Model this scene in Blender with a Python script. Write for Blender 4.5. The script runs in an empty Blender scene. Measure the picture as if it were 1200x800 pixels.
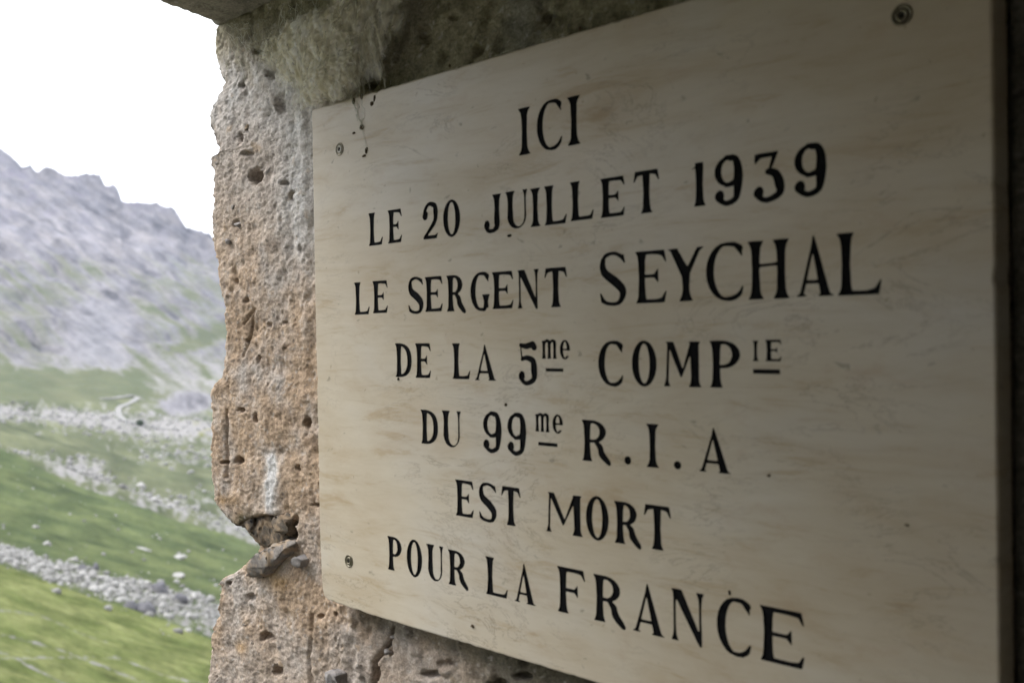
import bpy, bmesh, math, random
import numpy as np
from mathutils import Matrix, Vector, Euler
random.seed(7)
rng = np.random.default_rng(11)
SC = bpy.context.scene
COL = SC.collection

# ------------------------------------------------------------------ camera
FPX = 1166.667
YAW, PITCH, ROLL = 0.7731, -0.0078, -0.0155
CAM = np.array([0.1747, -0.5282, 0.0168])        # metres; the wall is the plane Y = 0, Z up

def cam_axes():
    cy, sy = math.cos(YAW), math.sin(YAW)
    f = np.array([-sy*math.cos(PITCH), cy*math.cos(PITCH), math.sin(PITCH)])
    r = np.array([cy, sy, 0.0]); u = np.cross(r, f)
    cr, sr = math.cos(ROLL), math.sin(ROLL)
    return cr*r + sr*u, -sr*r + cr*u, f
RIGHT, UP, FWD = cam_axes()
cd = bpy.data.cameras.new("camera"); cam = bpy.data.objects.new("camera", cd); COL.objects.link(cam)
M = Matrix.Identity(4)
for i in range(3):
    M[i][0], M[i][1], M[i][2], M[i][3] = RIGHT[i], UP[i], -FWD[i], CAM[i]
cam.matrix_world = M
cd.lens = 35.0; cd.sensor_width = 36.0; cd.sensor_fit = 'HORIZONTAL'
cd.clip_start = 0.02; cd.clip_end = 9000
cd.dof.use_dof = True; cd.dof.focus_distance = 1.06; cd.dof.aperture_fstop = 8.0
cd.dof.aperture_blades = 7
SC.camera = cam

# ------------------------------------------------------------------ world, sun, exposure
w = bpy.data.worlds.new("World"); SC.world = w; w.use_nodes = True
nt = w.node_tree; bg = nt.nodes['Background']
sky = nt.nodes.new('ShaderNodeTexSky'); sky.sky_type = 'NISHITA'; sky.sun_disc = False
SUN_EL, SUN_AZ = math.radians(46), math.radians(238)
sky.sun_elevation = SUN_EL; sky.sun_rotation = SUN_AZ
mx = nt.nodes.new('ShaderNodeMix'); mx.data_type = 'RGBA'
mx.inputs['Factor'].default_value = 0.86                        # closed cloud cover over the clear sky
nt.links.new(sky.outputs[0], mx.inputs['A']); mx.inputs['B'].default_value = (9.6, 9.75, 10.0, 1)
nt.links.new(mx.outputs['Result'], bg.inputs['Color']); bg.inputs['Strength'].default_value = 0.1
sl = bpy.data.lights.new("sun", 'SUN'); sl.energy = 1.5; sl.angle = math.radians(32); sl.color = (1, .985, .965)
so = bpy.data.objects.new("sun", sl); COL.objects.link(so)
sdir = Vector((math.sin(SUN_AZ)*math.cos(SUN_EL), math.cos(SUN_AZ)*math.cos(SUN_EL), math.sin(SUN_EL)))
so.rotation_euler = sdir.to_track_quat('Z', 'Y').to_euler(); so.location = (0, 0, 30)
vs = SC.view_settings; vs.view_transform = 'Standard'; vs.look = 'None'; vs.gamma = 1; vs.exposure = 1.4
try: SC.cycles.volume_bounces = 1
except Exception: pass

# ------------------------------------------------------------------ pixel helpers (measured places in the photograph)
def ray(x, y):
    x = np.asarray(x, float); y = np.asarray(y, float)
    return FWD + RIGHT*((x-600)/FPX)[..., None] - UP*((y-400)/FPX)[..., None]
def on_wall(x, y, yp=0.0):
    d = ray(x, y); t = (yp-CAM[1])/d[..., 1]
    q = CAM + t[..., None]*d
    return q[..., 0], q[..., 2]
def to_px(P):
    v = np.asarray(P, float)-CAM
    z = v@FWD; z = np.where(np.abs(z) < 1e-6, 1e-6, z)
    return 600+FPX*(v@RIGHT)/z, 400-FPX*(v@UP)/z

# ------------------------------------------------------------------ numpy noise
_perm = np.arange(256); np.random.default_rng(3).shuffle(_perm); _perm = np.concatenate([_perm, _perm, _perm])
_grad = np.random.default_rng(4).normal(size=(256, 3)); _grad /= np.linalg.norm(_grad, axis=1)[:, None]
def gnoise(x, y, z):
    x, y, z = [np.asarray(a, float) for a in np.broadcast_arrays(x, y, z)]
    xi, yi, zi = np.floor(x).astype(int), np.floor(y).astype(int), np.floor(z).astype(int)
    fx, fy, fz = x-xi, y-yi, z-zi
    u, v, w_ = [f*f*f*(f*(f*6-15)+10) for f in (fx, fy, fz)]
    out = 0
    for dx in (0, 1):
        for dy in (0, 1):
            for dz in (0, 1):
                h = _perm[_perm[_perm[(xi+dx) & 255]+((yi+dy) & 255)]+((zi+dz) & 255)]
                g = _grad[h]
                dot = g[..., 0]*(fx-dx)+g[..., 1]*(fy-dy)+g[..., 2]*(fz-dz)
                out = out + (u if dx else 1-u)*(v if dy else 1-v)*(w_ if dz else 1-w_)*dot
    return out*1.6
def fbm(x, y, z, oct=4, gain=.5, lac=2.03):
    s = 0; a = 1; t = 0
    for i in range(oct):
        s = s + a*gnoise(x+i*17.3, y+i*9.1, z-i*5.7); t += a; a *= gain; x, y, z = x*lac, y*lac, z*lac
    return s/t
def sstep(a, b, x):
    t = np.clip((x-a)/(b-a), 0, 1); return t*t*(3-2*t)

# ------------------------------------------------------------------ object helpers
def link(o, parent=None):
    COL.objects.link(o)
    if parent is not None: o.parent = parent
    return o
def thing(name, label, cat, loc=(0, 0, 0), group=None):
    o = bpy.data.objects.new(name, None); COL.objects.link(o); o.location = loc
    o['label'] = label; o['category'] = cat
    if group: o['group'] = group
    o.empty_display_size = .05
    return o
def meshobj(name, verts, faces, mat, parent=None, smooth=False, local=True):
    me = bpy.data.meshes.new(name)
    verts = np.asarray(verts, dtype=np.float64)
    if isinstance(faces, np.ndarray):
        n, k = faces.shape
        me.vertices.add(len(verts)); me.vertices.foreach_set('co', verts.ravel())
        me.loops.add(n*k); me.loops.foreach_set('vertex_index', faces.ravel().astype(np.int32))
        me.polygons.add(n); me.polygons.foreach_set('loop_start', np.arange(0, n*k, k, dtype=np.int32))
        me.update(calc_edges=True)
    else:
        me.from_pydata([tuple(v) for v in verts], [], faces); me.update()
    if smooth: me.polygons.foreach_set('use_smooth', np.ones(len(me.polygons), bool))
    if mat: me.materials.append(mat)
    me.validate()
    return link(bpy.data.objects.new(name, me), parent)
def grid_faces(nr, nc, flip=False):
    i = np.arange((nr-1)*(nc-1)); r = i//(nc-1); c = i % (nc-1); a = r*nc+c
    f = np.stack([a, a+1, a+nc+1, a+nc], 1)
    return f[:, ::-1].copy() if flip else f
def set_attr(o, name, vals, kind='FLOAT'):
    at = o.data.attributes.new(name, kind if kind == 'FLOAT' else 'FLOAT_COLOR', 'POINT')
    if kind == 'FLOAT': at.data.foreach_set('value', np.asarray(vals, np.float32).ravel())
    else:
        v = np.asarray(vals, np.float32); v = np.concatenate([v, np.ones((len(v), 1), np.float32)], 1)
        at.data.foreach_set('color', v.ravel())

class NT:
    def __init__(s, name, rough=.9, spec=.3):
        s.m = bpy.data.materials.new(name); s.m.use_nodes = True; s.t = s.m.node_tree
        s.b = s.t.nodes['Principled BSDF']; s.b.inputs['Roughness'].default_value = rough
        s.b.inputs['Specular IOR Level'].default_value = spec
    def n(s, typ, **kw):
        nd = s.t.nodes.new(typ)
        for k, v in kw.items():
            if k.startswith('i_'):
                key = k[2:]; key = int(key) if key.isdigit() else key.replace('_', ' ')
                nd.inputs[key].default_value = v
            else: setattr(nd, k, v)
        return nd
    def l(s, a, b): s.t.links.new(a, b)
    def coord(s, scale=(1, 1, 1), rot=(0, 0, 0), out='Object'):
        tc = s.n('ShaderNodeTexCoord'); mp = s.n('ShaderNodeMapping')
        mp.inputs['Scale'].default_value = scale; mp.inputs['Rotation'].default_value = rot
        s.l(tc.outputs[out], mp.inputs['Vector']); return mp.outputs[0]
    def noise(s, vec, scale, detail=6, rough=.6, dist=0):
        nd = s.n('ShaderNodeTexNoise'); nd.inputs['Scale'].default_value = scale; nd.inputs['Detail'].default_value = detail
        nd.inputs['Roughness'].default_value = rough; nd.inputs['Distortion'].default_value = dist
        s.l(vec, nd.inputs['Vector']); return nd.outputs[0]
    def ramp(s, fac, stops):
        nd = s.n('ShaderNodeValToRGB'); cr = nd.color_ramp
        while len(cr.elements) < len(stops): cr.elements.new(.5)
        for e, (p, c) in zip(cr.elements, stops):
            e.position = p; e.color = (c, c, c, 1) if isinstance(c, (int, float)) else (*c, 1)
        s.l(fac, nd.inputs[0]); return nd.outputs[0]
    def mix(s, fac, a, b, mode='MIX'):
        nd = s.n('ShaderNodeMix'); nd.data_type = 'RGBA'; nd.blend_type = mode
        for v, k in ((fac, 'Factor'), (a, 'A'), (b, 'B')):
            if isinstance(v, (int, float)): nd.inputs[k].default_value = v if k == 'Factor' else (v, v, v, 1)
            elif isinstance(v, tuple): nd.inputs[k].default_value = (*v, 1)
            else: s.l(v, nd.inputs[k])
        return nd.outputs['Result']
    def math(s, op, a, b=None):
        nd = s.n('ShaderNodeMath'); nd.operation = op
        for v, k in ((a, 0), (b, 1)):
            if v is None: continue
            if isinstance(v, (int, float)): nd.inputs[k].default_value = v
            else: s.l(v, nd.inputs[k])
        return nd.outputs[0]
    def attr(s, name, out='Fac'):
        nd = s.n('ShaderNodeAttribute'); nd.attribute_name = name; return nd.outputs[out]
    def bump(s, h, strength, dist, nrm=None):
        nd = s.n('ShaderNodeBump'); nd.inputs['Strength'].default_value = strength; nd.inputs['Distance'].default_value = dist
        s.l(h, nd.inputs['Height'])
        if nrm: s.l(nrm, nd.inputs['Normal'])
        return nd.outputs[0]
    def base(s, c):
        if isinstance(c, tuple): s.b.inputs['Base Color'].default_value = (*c, 1)
        else: s.l(c, s.b.inputs['Base Color'])
        return s

# ------------------------------------------------------------------ materials
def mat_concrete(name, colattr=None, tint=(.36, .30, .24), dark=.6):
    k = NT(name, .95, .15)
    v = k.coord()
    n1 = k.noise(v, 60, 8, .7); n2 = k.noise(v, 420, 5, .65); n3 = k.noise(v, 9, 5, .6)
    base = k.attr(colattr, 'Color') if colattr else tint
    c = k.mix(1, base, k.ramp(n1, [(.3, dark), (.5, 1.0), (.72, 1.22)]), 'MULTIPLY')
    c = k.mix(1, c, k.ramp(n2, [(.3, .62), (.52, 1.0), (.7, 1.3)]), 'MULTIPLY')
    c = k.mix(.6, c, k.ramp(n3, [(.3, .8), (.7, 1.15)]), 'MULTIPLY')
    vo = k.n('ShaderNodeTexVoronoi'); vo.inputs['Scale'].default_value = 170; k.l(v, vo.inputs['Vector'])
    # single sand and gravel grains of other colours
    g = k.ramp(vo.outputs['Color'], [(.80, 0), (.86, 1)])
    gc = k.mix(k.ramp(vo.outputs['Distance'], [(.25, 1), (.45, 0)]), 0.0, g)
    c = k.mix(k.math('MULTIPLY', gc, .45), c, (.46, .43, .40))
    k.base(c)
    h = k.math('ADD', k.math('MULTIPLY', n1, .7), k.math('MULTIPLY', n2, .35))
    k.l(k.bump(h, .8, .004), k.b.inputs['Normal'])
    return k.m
M_WALL = mat_concrete("old_concrete", 'tone')
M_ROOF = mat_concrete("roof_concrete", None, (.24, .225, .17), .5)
M_INNER = mat_concrete("inner_concrete", None, (.34, .32, .29), .5)

def mat_marble():
    k = NT("marble", .34, .35)
    v = k.coord()
    vs_ = k.coord((3.2, 3.2, 11)); vf = k.coord((6, 6, 40))
    big = k.noise(k.coord((1, 1, 1.7)), 5.5, 4, .5)
    st = k.noise(vs_, 2.6, 8, .62, .8); fs = k.noise(vf, 2.2, 8, .7, .6)
    c = k.ramp(big, [(.30, (.49, .415, .31)), (.5, (.54, .478, .382)), (.70, (.54, .498, .435))])
    c = k.mix(.42, c, k.ramp(st, [(.34, (.80, .69, .54)), (.46, (.97, .94, .89)), (.56, (1.04, 1.04, 1.05))]), 'MULTIPLY')
    c = k.mix(.7, c, k.ramp(fs, [(.34, (.80, .70, .57)), (.45, (.98, .97, .95)), (.6, (1.05, 1.05, 1.05))]), 'MULTIPLY')
    # thin wandering veins
    wv = k.noise(k.coord((1, 1, 3.2)), 7, 9, .68, 1.6)
    vein = k.ramp(wv, [(.488, 0), (.5, 1), (.512, 0)])
    msk = k.ramp(k.noise(v, 7, 3), [(.47, 0), (.6, 1)])
    c = k.mix(k.math('MULTIPLY', k.math('MULTIPLY', vein, msk), .6), c, (.25, .20, .15))
    # rusty blotches and tiny dark spots
    bl = k.ramp(k.noise(k.coord((1, 1, 2.0)), 24, 6, .65), [(.58, 0), (.72, 1)])
    c = k.mix(k.math('MULTIPLY', bl, .32), c, (.40, .27, .17))
    sp = k.ramp(k.noise(k.coord((1, 1, 1.5)), 75, 3, .5, .4), [(.685, 0), (.74, 1)])
    c = k.mix(k.math('MULTIPLY', sp, .5), c, (.17, .15, .115))
    sp2 = k.ramp(k.noise(k.coord((1, 1, .9)), 160, 2, .5), [(.70, 0), (.76, 1)])
    c = k.mix(k.math('MULTIPLY', sp2, .45), c, (.24, .18, .11))
    # grime that has gathered along the top edge and the corner with the web
    gr = k.ramp(k.noise(k.coord((1, 1, .35)), 26, 6, .65), [(.45, 0), (.7, 1)])
    gm = k.math('MULTIPLY', gr, k.attr('grime'))
    c = k.mix(k.math('MULTIPLY', gm, .7), c, (.20, .17, .10))
    k.base(c)
    k.l(k.ramp(st, [(.3, .5), (.7, .3)]), k.b.inputs['Roughness'])
    k.l(k.bump(k.noise(v, 260, 4, .6), .10, .001), k.b.inputs['Normal'])
    return k.m
M_MARBLE = mat_marble()

k = NT("letter_paint", .8, .08); v = k.coord()
k.base(k.ramp(k.noise(v, 300, 5, .6), [(.35, (.004, .004, .005)), (.66, (.009, .009, .010)), (.85, (.04, .038, .035))]))
k.l(k.bump(k.noise(v, 500, 3), .4, .0006), k.b.inputs['Normal']); M_PAINT = k.m
k = NT("brass_dull", .45, .5); k.b.inputs['Metallic'].default_value = .8
k.base(k.ramp(k.noise(k.coord(), 300, 4), [(.3, (.10, .09, .065)), (.7, (.24, .21, .15))])); M_SCREW = k.m
k = NT("screw_cap", .5, .4)
k.base(k.ramp(k.noise(k.coord(), 250, 4), [(.3, (.30, .28, .22)), (.7, (.5, .47, .40))])); M_CAP = k.m
k = NT("screw_dark", .8, .2); k.base((.02, .018, .014)); M_DARK = k.m
k = NT("dirt", .9, .1); k.base(k.ramp(k.noise(k.coord(), 400, 3), [(.3, (.03, .024, .018)), (.7, (.15, .11, .07))])); M_DIRT = k.m

def mat_stone(name, a, b, scale=60, dirt=False):
    k = NT(name, .85, .25); v = k.coord()
    c = k.ramp(k.noise(v, scale, 8, .65), [(.3, a), (.7, b)])
    c = k.mix(.5, c, k.ramp(k.noise(v, scale*5, 4), [(.3, .7), (.7, 1.25)]), 'MULTIPLY')
    if dirt: c = k.mix(k.math('MULTIPLY', k.ramp(k.noise(v, 75, 5, .6), [(.48, 0), (.60, 1)]), .8), c, (.34, .25, .165))
    k.base(c); k.l(k.bump(k.noise(v, scale*2.5, 6, .7), .6, .25/scale), k.b.inputs['Normal']); return k.m
M_SLATE = mat_stone("grey_stone", (.10, .088, .078), (.31, .28, .25), 90, True)
M_DKSTONE = mat_stone("dark_stone", (.035, .035, .035), (.21, .165, .12), 110, True)
M_BLUE = mat_stone("blue_grey_pebble", (.20, .19, .19), (.34, .31, .29), 120)
M_OCHRE = mat_stone("ochre_pebble", (.30, .20, .11), (.45, .33, .20), 120)

# web: dusty, half see-through felt
k = NT("dusty_web", 1.0, .05); v = k.coord((1, 1, .6), (0, .5, 0))
k.base(k.ramp(k.noise(k.coord((1, 1, .22), (0, .5, 0)), 95, 6, .62, .15), [(.34, (.42, .38, .24)), (.5, (.84, .80, .66)), (.62, (.96, .95, .90))]))
al = k.ramp(k.noise(k.coord((1.0, 1, .22), (0, .5, 0)), 150, 6, .62, .3), [(.33, .25), (.46, .85), (.58, 1)])
k.l(k.math('MULTIPLY', al, k.attr('cover')), k.b.inputs['Alpha'])
k.l(k.bump(k.noise(k.coord((1, 1, .22), (0, .5, 0)), 95, 6, .6, .2), .5, .003), k.b.inputs['Normal'])
k.b.inputs['Subsurface Weight'].default_value = 0
tr = k.n('ShaderNodeBsdfTranslucent'); tr.inputs[0].default_value = (.95, .92, .80, 1)
ms_ = k.n('ShaderNodeMixShader'); ms_.inputs[0].default_value = .4; k.l(k.b.outputs[0], ms_.inputs[1]); k.l(tr.outputs[0], ms_.inputs[2])
tp = k.n('ShaderNodeBsdfTransparent'); m2 = k.n('ShaderNodeMixShader'); k.l(k.math('MULTIPLY', al, k.attr('cover')), m2.inputs[0]); k.l(tp.outputs[0], m2.inputs[1]); k.l(ms_.outputs[0], m2.inputs[2])
k.t.links.remove(k.b.inputs['Alpha'].links[0]); k.l(m2.outputs[0], k.t.nodes['Material Output'].inputs['Surface'])
M_WEB = k.m
k = NT("web_thread", .9, .1); k.base(k.ramp(k.noise(k.coord(), 40, 3), [(.35, (.36, .36, .26)), (.65, (.70, .69, .60))])); M_THREAD = k.m

# terrain
def mat_land():
    k = NT("alpine_land", 1.0, .05)
    rock = k.attr('rock'); gcol = k.attr('grass', 'Color'); rcol = k.attr('stone', 'Color'); fs = k.attr('fine')
    geo = k.n('ShaderNodeNewGeometry'); pos = geo.outputs['Position']
    mp = k.n('ShaderNodeMapping'); k.l(pos, mp.inputs['Vector'])
    nf = k.noise(mp.outputs[0], 1.6, 8, .72); nm = k.noise(mp.outputs[0], .25, 8, .72); nl = k.noise(mp.outputs[0], .035, 9, .72)
    # near: metre-sized tussocks; far: outcrops tens of metres across
    nn = k.mix(fs, nf, k.mix(.35, .5, k.mix(.5, nl, nm)))
    edge = k.math('ADD', rock, k.math('MULTIPLY', k.math('SUBTRACT', nn, .5), 1.5))
    msk = k.ramp(edge, [(.33, 0), (.67, 1)])
    gc = k.mix(1, gcol, k.ramp(nn, [(.3, .72), (.5, 1), (.7, 1.25)]), 'MULTIPLY')
    rc = k.mix(1, rcol, k.ramp(k.mix(.5, nn, nm), [(.3, .62), (.5, 1), (.68, 1.3)]), 'MULTIPLY')
    k.base(k.mix(msk, gc, rc))
    k.l(k.bump(nn, .6, 1.2), k.b.inputs['Normal'])
    return k.m
M_LAND = mat_land()
k = NT("field_rock", .95, .15)
geo = k.n('ShaderNodeNewGeometry')
rk = k.n('ShaderNodeTexNoise'); rk.inputs['Scale'].default_value = .9; k.l(geo.outputs['Position'], rk.inputs['Vector'])
rc = k.ramp(geo.outputs['Random Per Island'], [(0, (.18, .175, .165)), (.4, (.25, .245, .235)), (.8, (.32, .315, .30)), (1, (.40, .385, .37))])
k.base(k.mix(.6, rc, k.ramp(rk.outputs[0], [(.35, .7), (.65, 1.2)]), 'MULTIPLY')); M_ROCK = k.m
M_BOULDER = mat_stone("boulder_stone", (.06, .06, .07), (.17, .165, .175), 2.2)
M_PALEBOULDER = mat_stone("pale_boulder_stone", (.24, .23, .22), (.40, .39, .37), 2.2)
k = NT("gravel_road", 1, .05)
k.base(k.ramp(k.noise(k.coord(), .8, 5), [(.3, (.22, .215, .205)), (.7, (.29, .285, .275))])); M_ROAD = k.m
k = NT("shrub_leaf", .8, .2); k.base(k.ramp(k.noise(k.coord(), 1.2, 3), [(.3, (.03, .06, .02)), (.7, (.07, .11, .04))])); M_LEAF = k.m
k = NT("shrub_bark", .9, .1); k.base(k.ramp(k.noise(k.coord(), 4, 3), [(.3, (.06, .045, .03)), (.7, (.12, .09, .06))])); M_BARK = k.m

#@LAND
# ------------------------------------------------------------------ landscape: one height function of the place
RIDGE = np.array([(-450, 330), (-330, 250), (-230, 170), (-120, 120), (-60, 135), (0, 167), (14, 181), (30, 196), (40, 191), (46, 203), (58, 196), (66, 197), (78, 205),  # unseen far-left stretch kept low so more sky lights the plaque
    (90, 207), (105, 204), (120, 207), (128, 217), (140, 219), (146, 235), (158, 238), (175, 236), (190, 240), (205, 243),
    (213, 253), (220, 266), (232, 267), (250, 275), (280, 290), (330, 300), (420, 330), (600, 300), (900, 250)], float)
# profiles: distance -> pixel row seen there, for the columns x = 0 and x = 250 of the photograph
PR = np.array([30, 42, 56, 62, 80, 100, 150, 210, 240, 300, 380, 450, 500, 560, 650, 800, 1050, 1400, 1500, 2200], float)
P0 = np.array([800, 725, 664, 660, 644, 628, 580, 530, 524, 505, 485, 470, 446, 420, 380, 320, 250, 0, 0, 0], float)
P1 = np.array([905, 815, 752, 742, 706, 690, 655, 622, 610, 570, 525, 492, 478, 455, 425, 375, 320, 0, 0, 0], float)
NEAR_R = np.array([0, 3.0, 6, 12, 22, 28.]); NEAR_Z = np.array([-1.75, -1.85, -3.2, -6.2, -10.0, -11.8])
FC = np.array([-math.sin(YAW), math.cos(YAW)]); RC = np.array([math.cos(YAW), math.sin(YAW)])
def land(X, Y, noise=True):
    """height of the ground at X, Y and the photograph column and row of the smooth ground there"""
    vx, vy = X-CAM[0], Y-CAM[1]
    r = np.hypot(vx, vy)
    th = np.arctan2(vx*RC[0]+vy*RC[1], vx*FC[0]+vy*FC[1])
    xe = 600+FPX*np.tan(np.clip(th, -math.radians(42), math.radians(10)))
    xe = np.where(th < -math.radians(42), -450+(th+math.radians(42))*FPX*1.5, xe)
    xe = np.where(th > math.radians(10), xe+(th-math.radians(10))*FPX*1.2, xe)
    xi = np.clip(xe, -450, 420)
    s = np.clip(xi, -160, 420)/250.0
    ridge_y = np.interp(xe, RIDGE[:, 0], RIDGE[:, 1])
    y0 = np.interp(r, PR, P0); y1 = np.interp(r, PR, P1)
    y = y0+(y1-y0)*s
    rr = 1400-150*np.clip(s, -.5, 1.5)
    # upper mountain: rise to the ridge line
    t = np.clip((r-1050)/(rr-1050), 0, 1)
    yb = np.maximum(250+70*s, ridge_y+60)
    smooth_y = np.interp(xe, RIDGE[:, 0][::6], RIDGE[:, 1][::6])
    y = np.where(r > 1050, yb+(smooth_y-yb)*t**1.15+(ridge_y-smooth_y)*sstep(.78, 1.0, t), y)
    d = ray(xi, y); e = d[..., 2]/np.hypot(d[..., 0], d[..., 1])
    z = CAM[2]+e*r
    z = np.where(r > rr, z-(r-rr)*.75, z)
    zn = np.interp(r, NEAR_R, NEAR_Z)
    k = sstep(22, 31, r); z = zn*(1-k)+z*k
    if noise:
        a = sstep(3, 12, r)*.05+sstep(25, 60, r)*.12+sstep(80, 200, r)*.5
        z = z+a*fbm(X/14, Y/14, 0, 5)*2.2+sstep(120, 260, r)*2.6*fbm(X/45, Y/45, 3, 4)
        m = sstep(430, 620, r)
        rd = 1-np.abs(fbm(X/85, Y/85, 7, 5))*2.4
        z = z+m*(5*(rd-.55)+9*fbm(X/130, Y/130, 1, 6, .55))*(1-.85*sstep(rr-170, rr-10, r))
        z = z+sstep(rr-220, rr, r)*8.0*fbm(X/22, Y/22, 2, 5, .65)
        z = z+sstep(24, 30, r)*(1-sstep(75, 95, r))*(.05*fbm(X/1.3, Y/1.3, 9, 4, .65))
    return z, xe, y, r

def band(x, pts, key=0):
    p = np.array(pts, float); return np.interp(x, p[:, 0], p[:, 1])
def cover(xe, y, X, Y, r):
    """what grows or lies where: rock share, grass colour, stone colour, fine flag"""
    x = xe
    crest1 = band(x, [(-200, 600), (0, 664), (100, 700), (170, 722), (250, 752), (420, 830)])
    top1 = band(x, [(-200, 588), (0, 643), (60, 652), (100, 664), (170, 684), (250, 706), (420, 760)])
    crest2 = band(x, [(-200, 470), (0, 528), (75, 562), (150, 590), (250, 622), (420, 690)])
    scl = np.array(x*0)
    # streak noise running down to the right, as the slope does
    def streak(ax, ay, ang, s1, s2, z=0, oct=5):
        ca, sa = math.cos(ang), math.sin(ang)
        u, v_ = (x*ca+y*sa)/s1, (-x*sa+y*ca)/s2
        return fbm(u, v_, z, oct, .58)
    n_lo = streak(0, 0, .27, 60, 9, 2); n_sp = streak(0, 0, .3, 9, 5, 4); n_mt = streak(0, 0, .62, 70, 9, 6, 6)
    n_m2 = streak(0, 0, .5, 34, 11, 8, 6); n_b = streak(0, 0, .25, 40, 25, 10, 4)
    rock = np.zeros_like(x)+.12
    # near meadow
    near = y > crest1-1
    rock = np.where(near, .12+.25*n_lo, rock)
    for pts, wd in (([(0, 743), (60, 760), (120, 783), (165, 800), (260, 838)], 3.2), ([(0, 764), (25, 779), (50, 792), (90, 812)], 3.0),
                    ([(-10, 715), (40, 722), (90, 745), (120, 755)], 1.6), ([(130, 770), (180, 790), (240, 806)], 2.0)):
        p = np.array(pts, float); yy = np.interp(x, p[:, 0], p[:, 1], left=p[0, 1]+(0), right=2000)
        rock = np.where(near, np.maximum(rock, .75*np.exp(-((y-yy)/wd)**2)*(.65+.8*n_sp)), rock)
    # boulder band
    inb = sstep(-4, 5, y-top1)*(1-sstep(-8, 4, y-crest1))
    rock = np.maximum(rock, inb*(.30+.20*sstep(150, 240, x)+.75*n_sp+.4*n_lo))
    # mid meadow
    mid = (y < top1) & (y > crest2)
    rock = np.where(mid, .05+.22*np.clip(n_b, 0, 1)+.12*n_sp, rock)
    # rocky pasture
    p3 = (y <= crest2) & (y > 470)
    dn = .31+.30*n_b+.70*n_sp
    dn = dn+.45*np.exp(-((y-band(x, [(-200, 455), (0, 482), (75, 487), (150, 496), (250, 505)]))/9)**2)*sstep(-0.3, .35, n_lo+.35)
    dn = dn+.20*np.exp(-((y-(crest2-13-10*n_lo))/13)**2)*sstep(30, 120, x)+.28*np.exp(-(((x-95)/30)**2+((y-545)/16)**2))
    dn = dn+.06*sstep(150, 210, x)*(y < 570)
    dn = dn-.35*np.exp(-((y-band(x, [(0, 510), (100, 522), (180, 560)]))/10)**2)
    dn = np.where(y > crest2, rock, dn)
    gy = sstep(235, 330, y)*(1-0*y)                           # grass thins out with height
    rk = 1.05-.50*gy-.55*np.clip(n_mt, -1, 1)*gy-.35*n_m2*gy
    rk = rk-.03*sstep(300, 380, y)
    fan = np.exp(-(((x-118+30*n_m2)/38)**2))*sstep(325, 385, y+18*n_mt)*(1-sstep(415, 448, y+20*n_m2))*(.65+.6*n_m2)
    rk = rk+fan*.7
    xl_, yl_ = x+26*n_m2+12*n_sp, y+9*n_b+5*n_sp+.10*(x-212)
    lens = np.exp(-(((xl_-216)/40)**2+((yl_-474)/14)**2)**2)
    toe = sstep(424, 446, y+14*n_m2)*(1-sstep(130, 200, x+50*n_m2))
    rk = rk-.45*toe-.35*np.exp(-((y-band(x, [(150, 440), (215, 405), (262, 390)]))/7)**2)*sstep(180, 215, x)
    rock = np.where((y > 485), np.where(p3, dn, rock), 0)+np.where(y <= 485, dn*sstep(452, 482, y)+rk*(1-sstep(452, 482, y)), 0)
    rock = np.maximum(rock, lens*1.1)
    rock = np.maximum(rock, 1.1*sstep(21, 15, r))  # unseen bare ground by the shelter, added to bounce paler light upwards
    rock = np.clip(rock, 0, 1.3)
    G = lambda c: np.array(c)[None, :]
    t = sstep(0, 1, (n_lo+.5))[:, None]
    gn = G((.125, .155, .050))*(1-t)+G((.185, .200, .080))*t       # near, yellowish
    gm = G((.070, .096, .042))*(1-t)+G((.110, .130, .055))*t       # mid, deeper green
    gf = G((.082, .098, .052))*(1-t)+G((.118, .126, .070))*t
    c = np.where((y > crest1-2)[:, None], gn, np.where((y > crest2)[:, None], gm, gf))
    c = c*(1+(.50*n_lo+.16*n_sp+.40*n_b)*(y > 470))[:, None]
    yel = np.exp(-(((x-232)/16)**2+((y-503)/5)**2))[:, None]
    c = c*(1-yel)+G((.34, .32, .05))*yel
    s1 = G((.27, .26, .25)); s2 = G((.165, .16, .175)); s3 = G((.215, .20, .20))
    up_ = sstep(450, 400, y)[:, None]
    tt = sstep(-.3, .4, n_m2)[:, None]
    st = s1*(1-up_)+(s2*(1-tt)+s3*tt)*up_
    n_f = streak(0, 0, .62, 26, 3.5, 12, 5); n_c = streak(0, 0, -.1, 30, 14, 14, 5)
    st = st*.92*(1+up_*(.8*n_mt+.65*n_f+.9*n_c+.5*n_m2)[:, None])*(1-.25*sstep(60, 10, y-np.interp(xe, RIDGE[:, 0], RIDGE[:, 1]))*up_[:, 0])[:, None]
    clf = (sstep(.05, .3, n_c)*(1.2*sstep(310, 225, y)+np.exp(-(((x-30)/50)**2+((y-395)/22)**2)))*up_[:, 0])[:, None]
    st = st*(1-.55*clf)+G((.105, .095, .12))*.55*clf
    ln = lens[:, None]; st = st*(1-ln)+(G((.165, .16, .172))*(1+.9*n_m2+.7*n_sp)[:, None])*ln
    fn = np.clip(fan, 0, 1)[:, None]; st = st*(1-fn)+G((.19, .19, .205))*fn
    return rock, c, st, sstep(90, 260, r)

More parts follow.
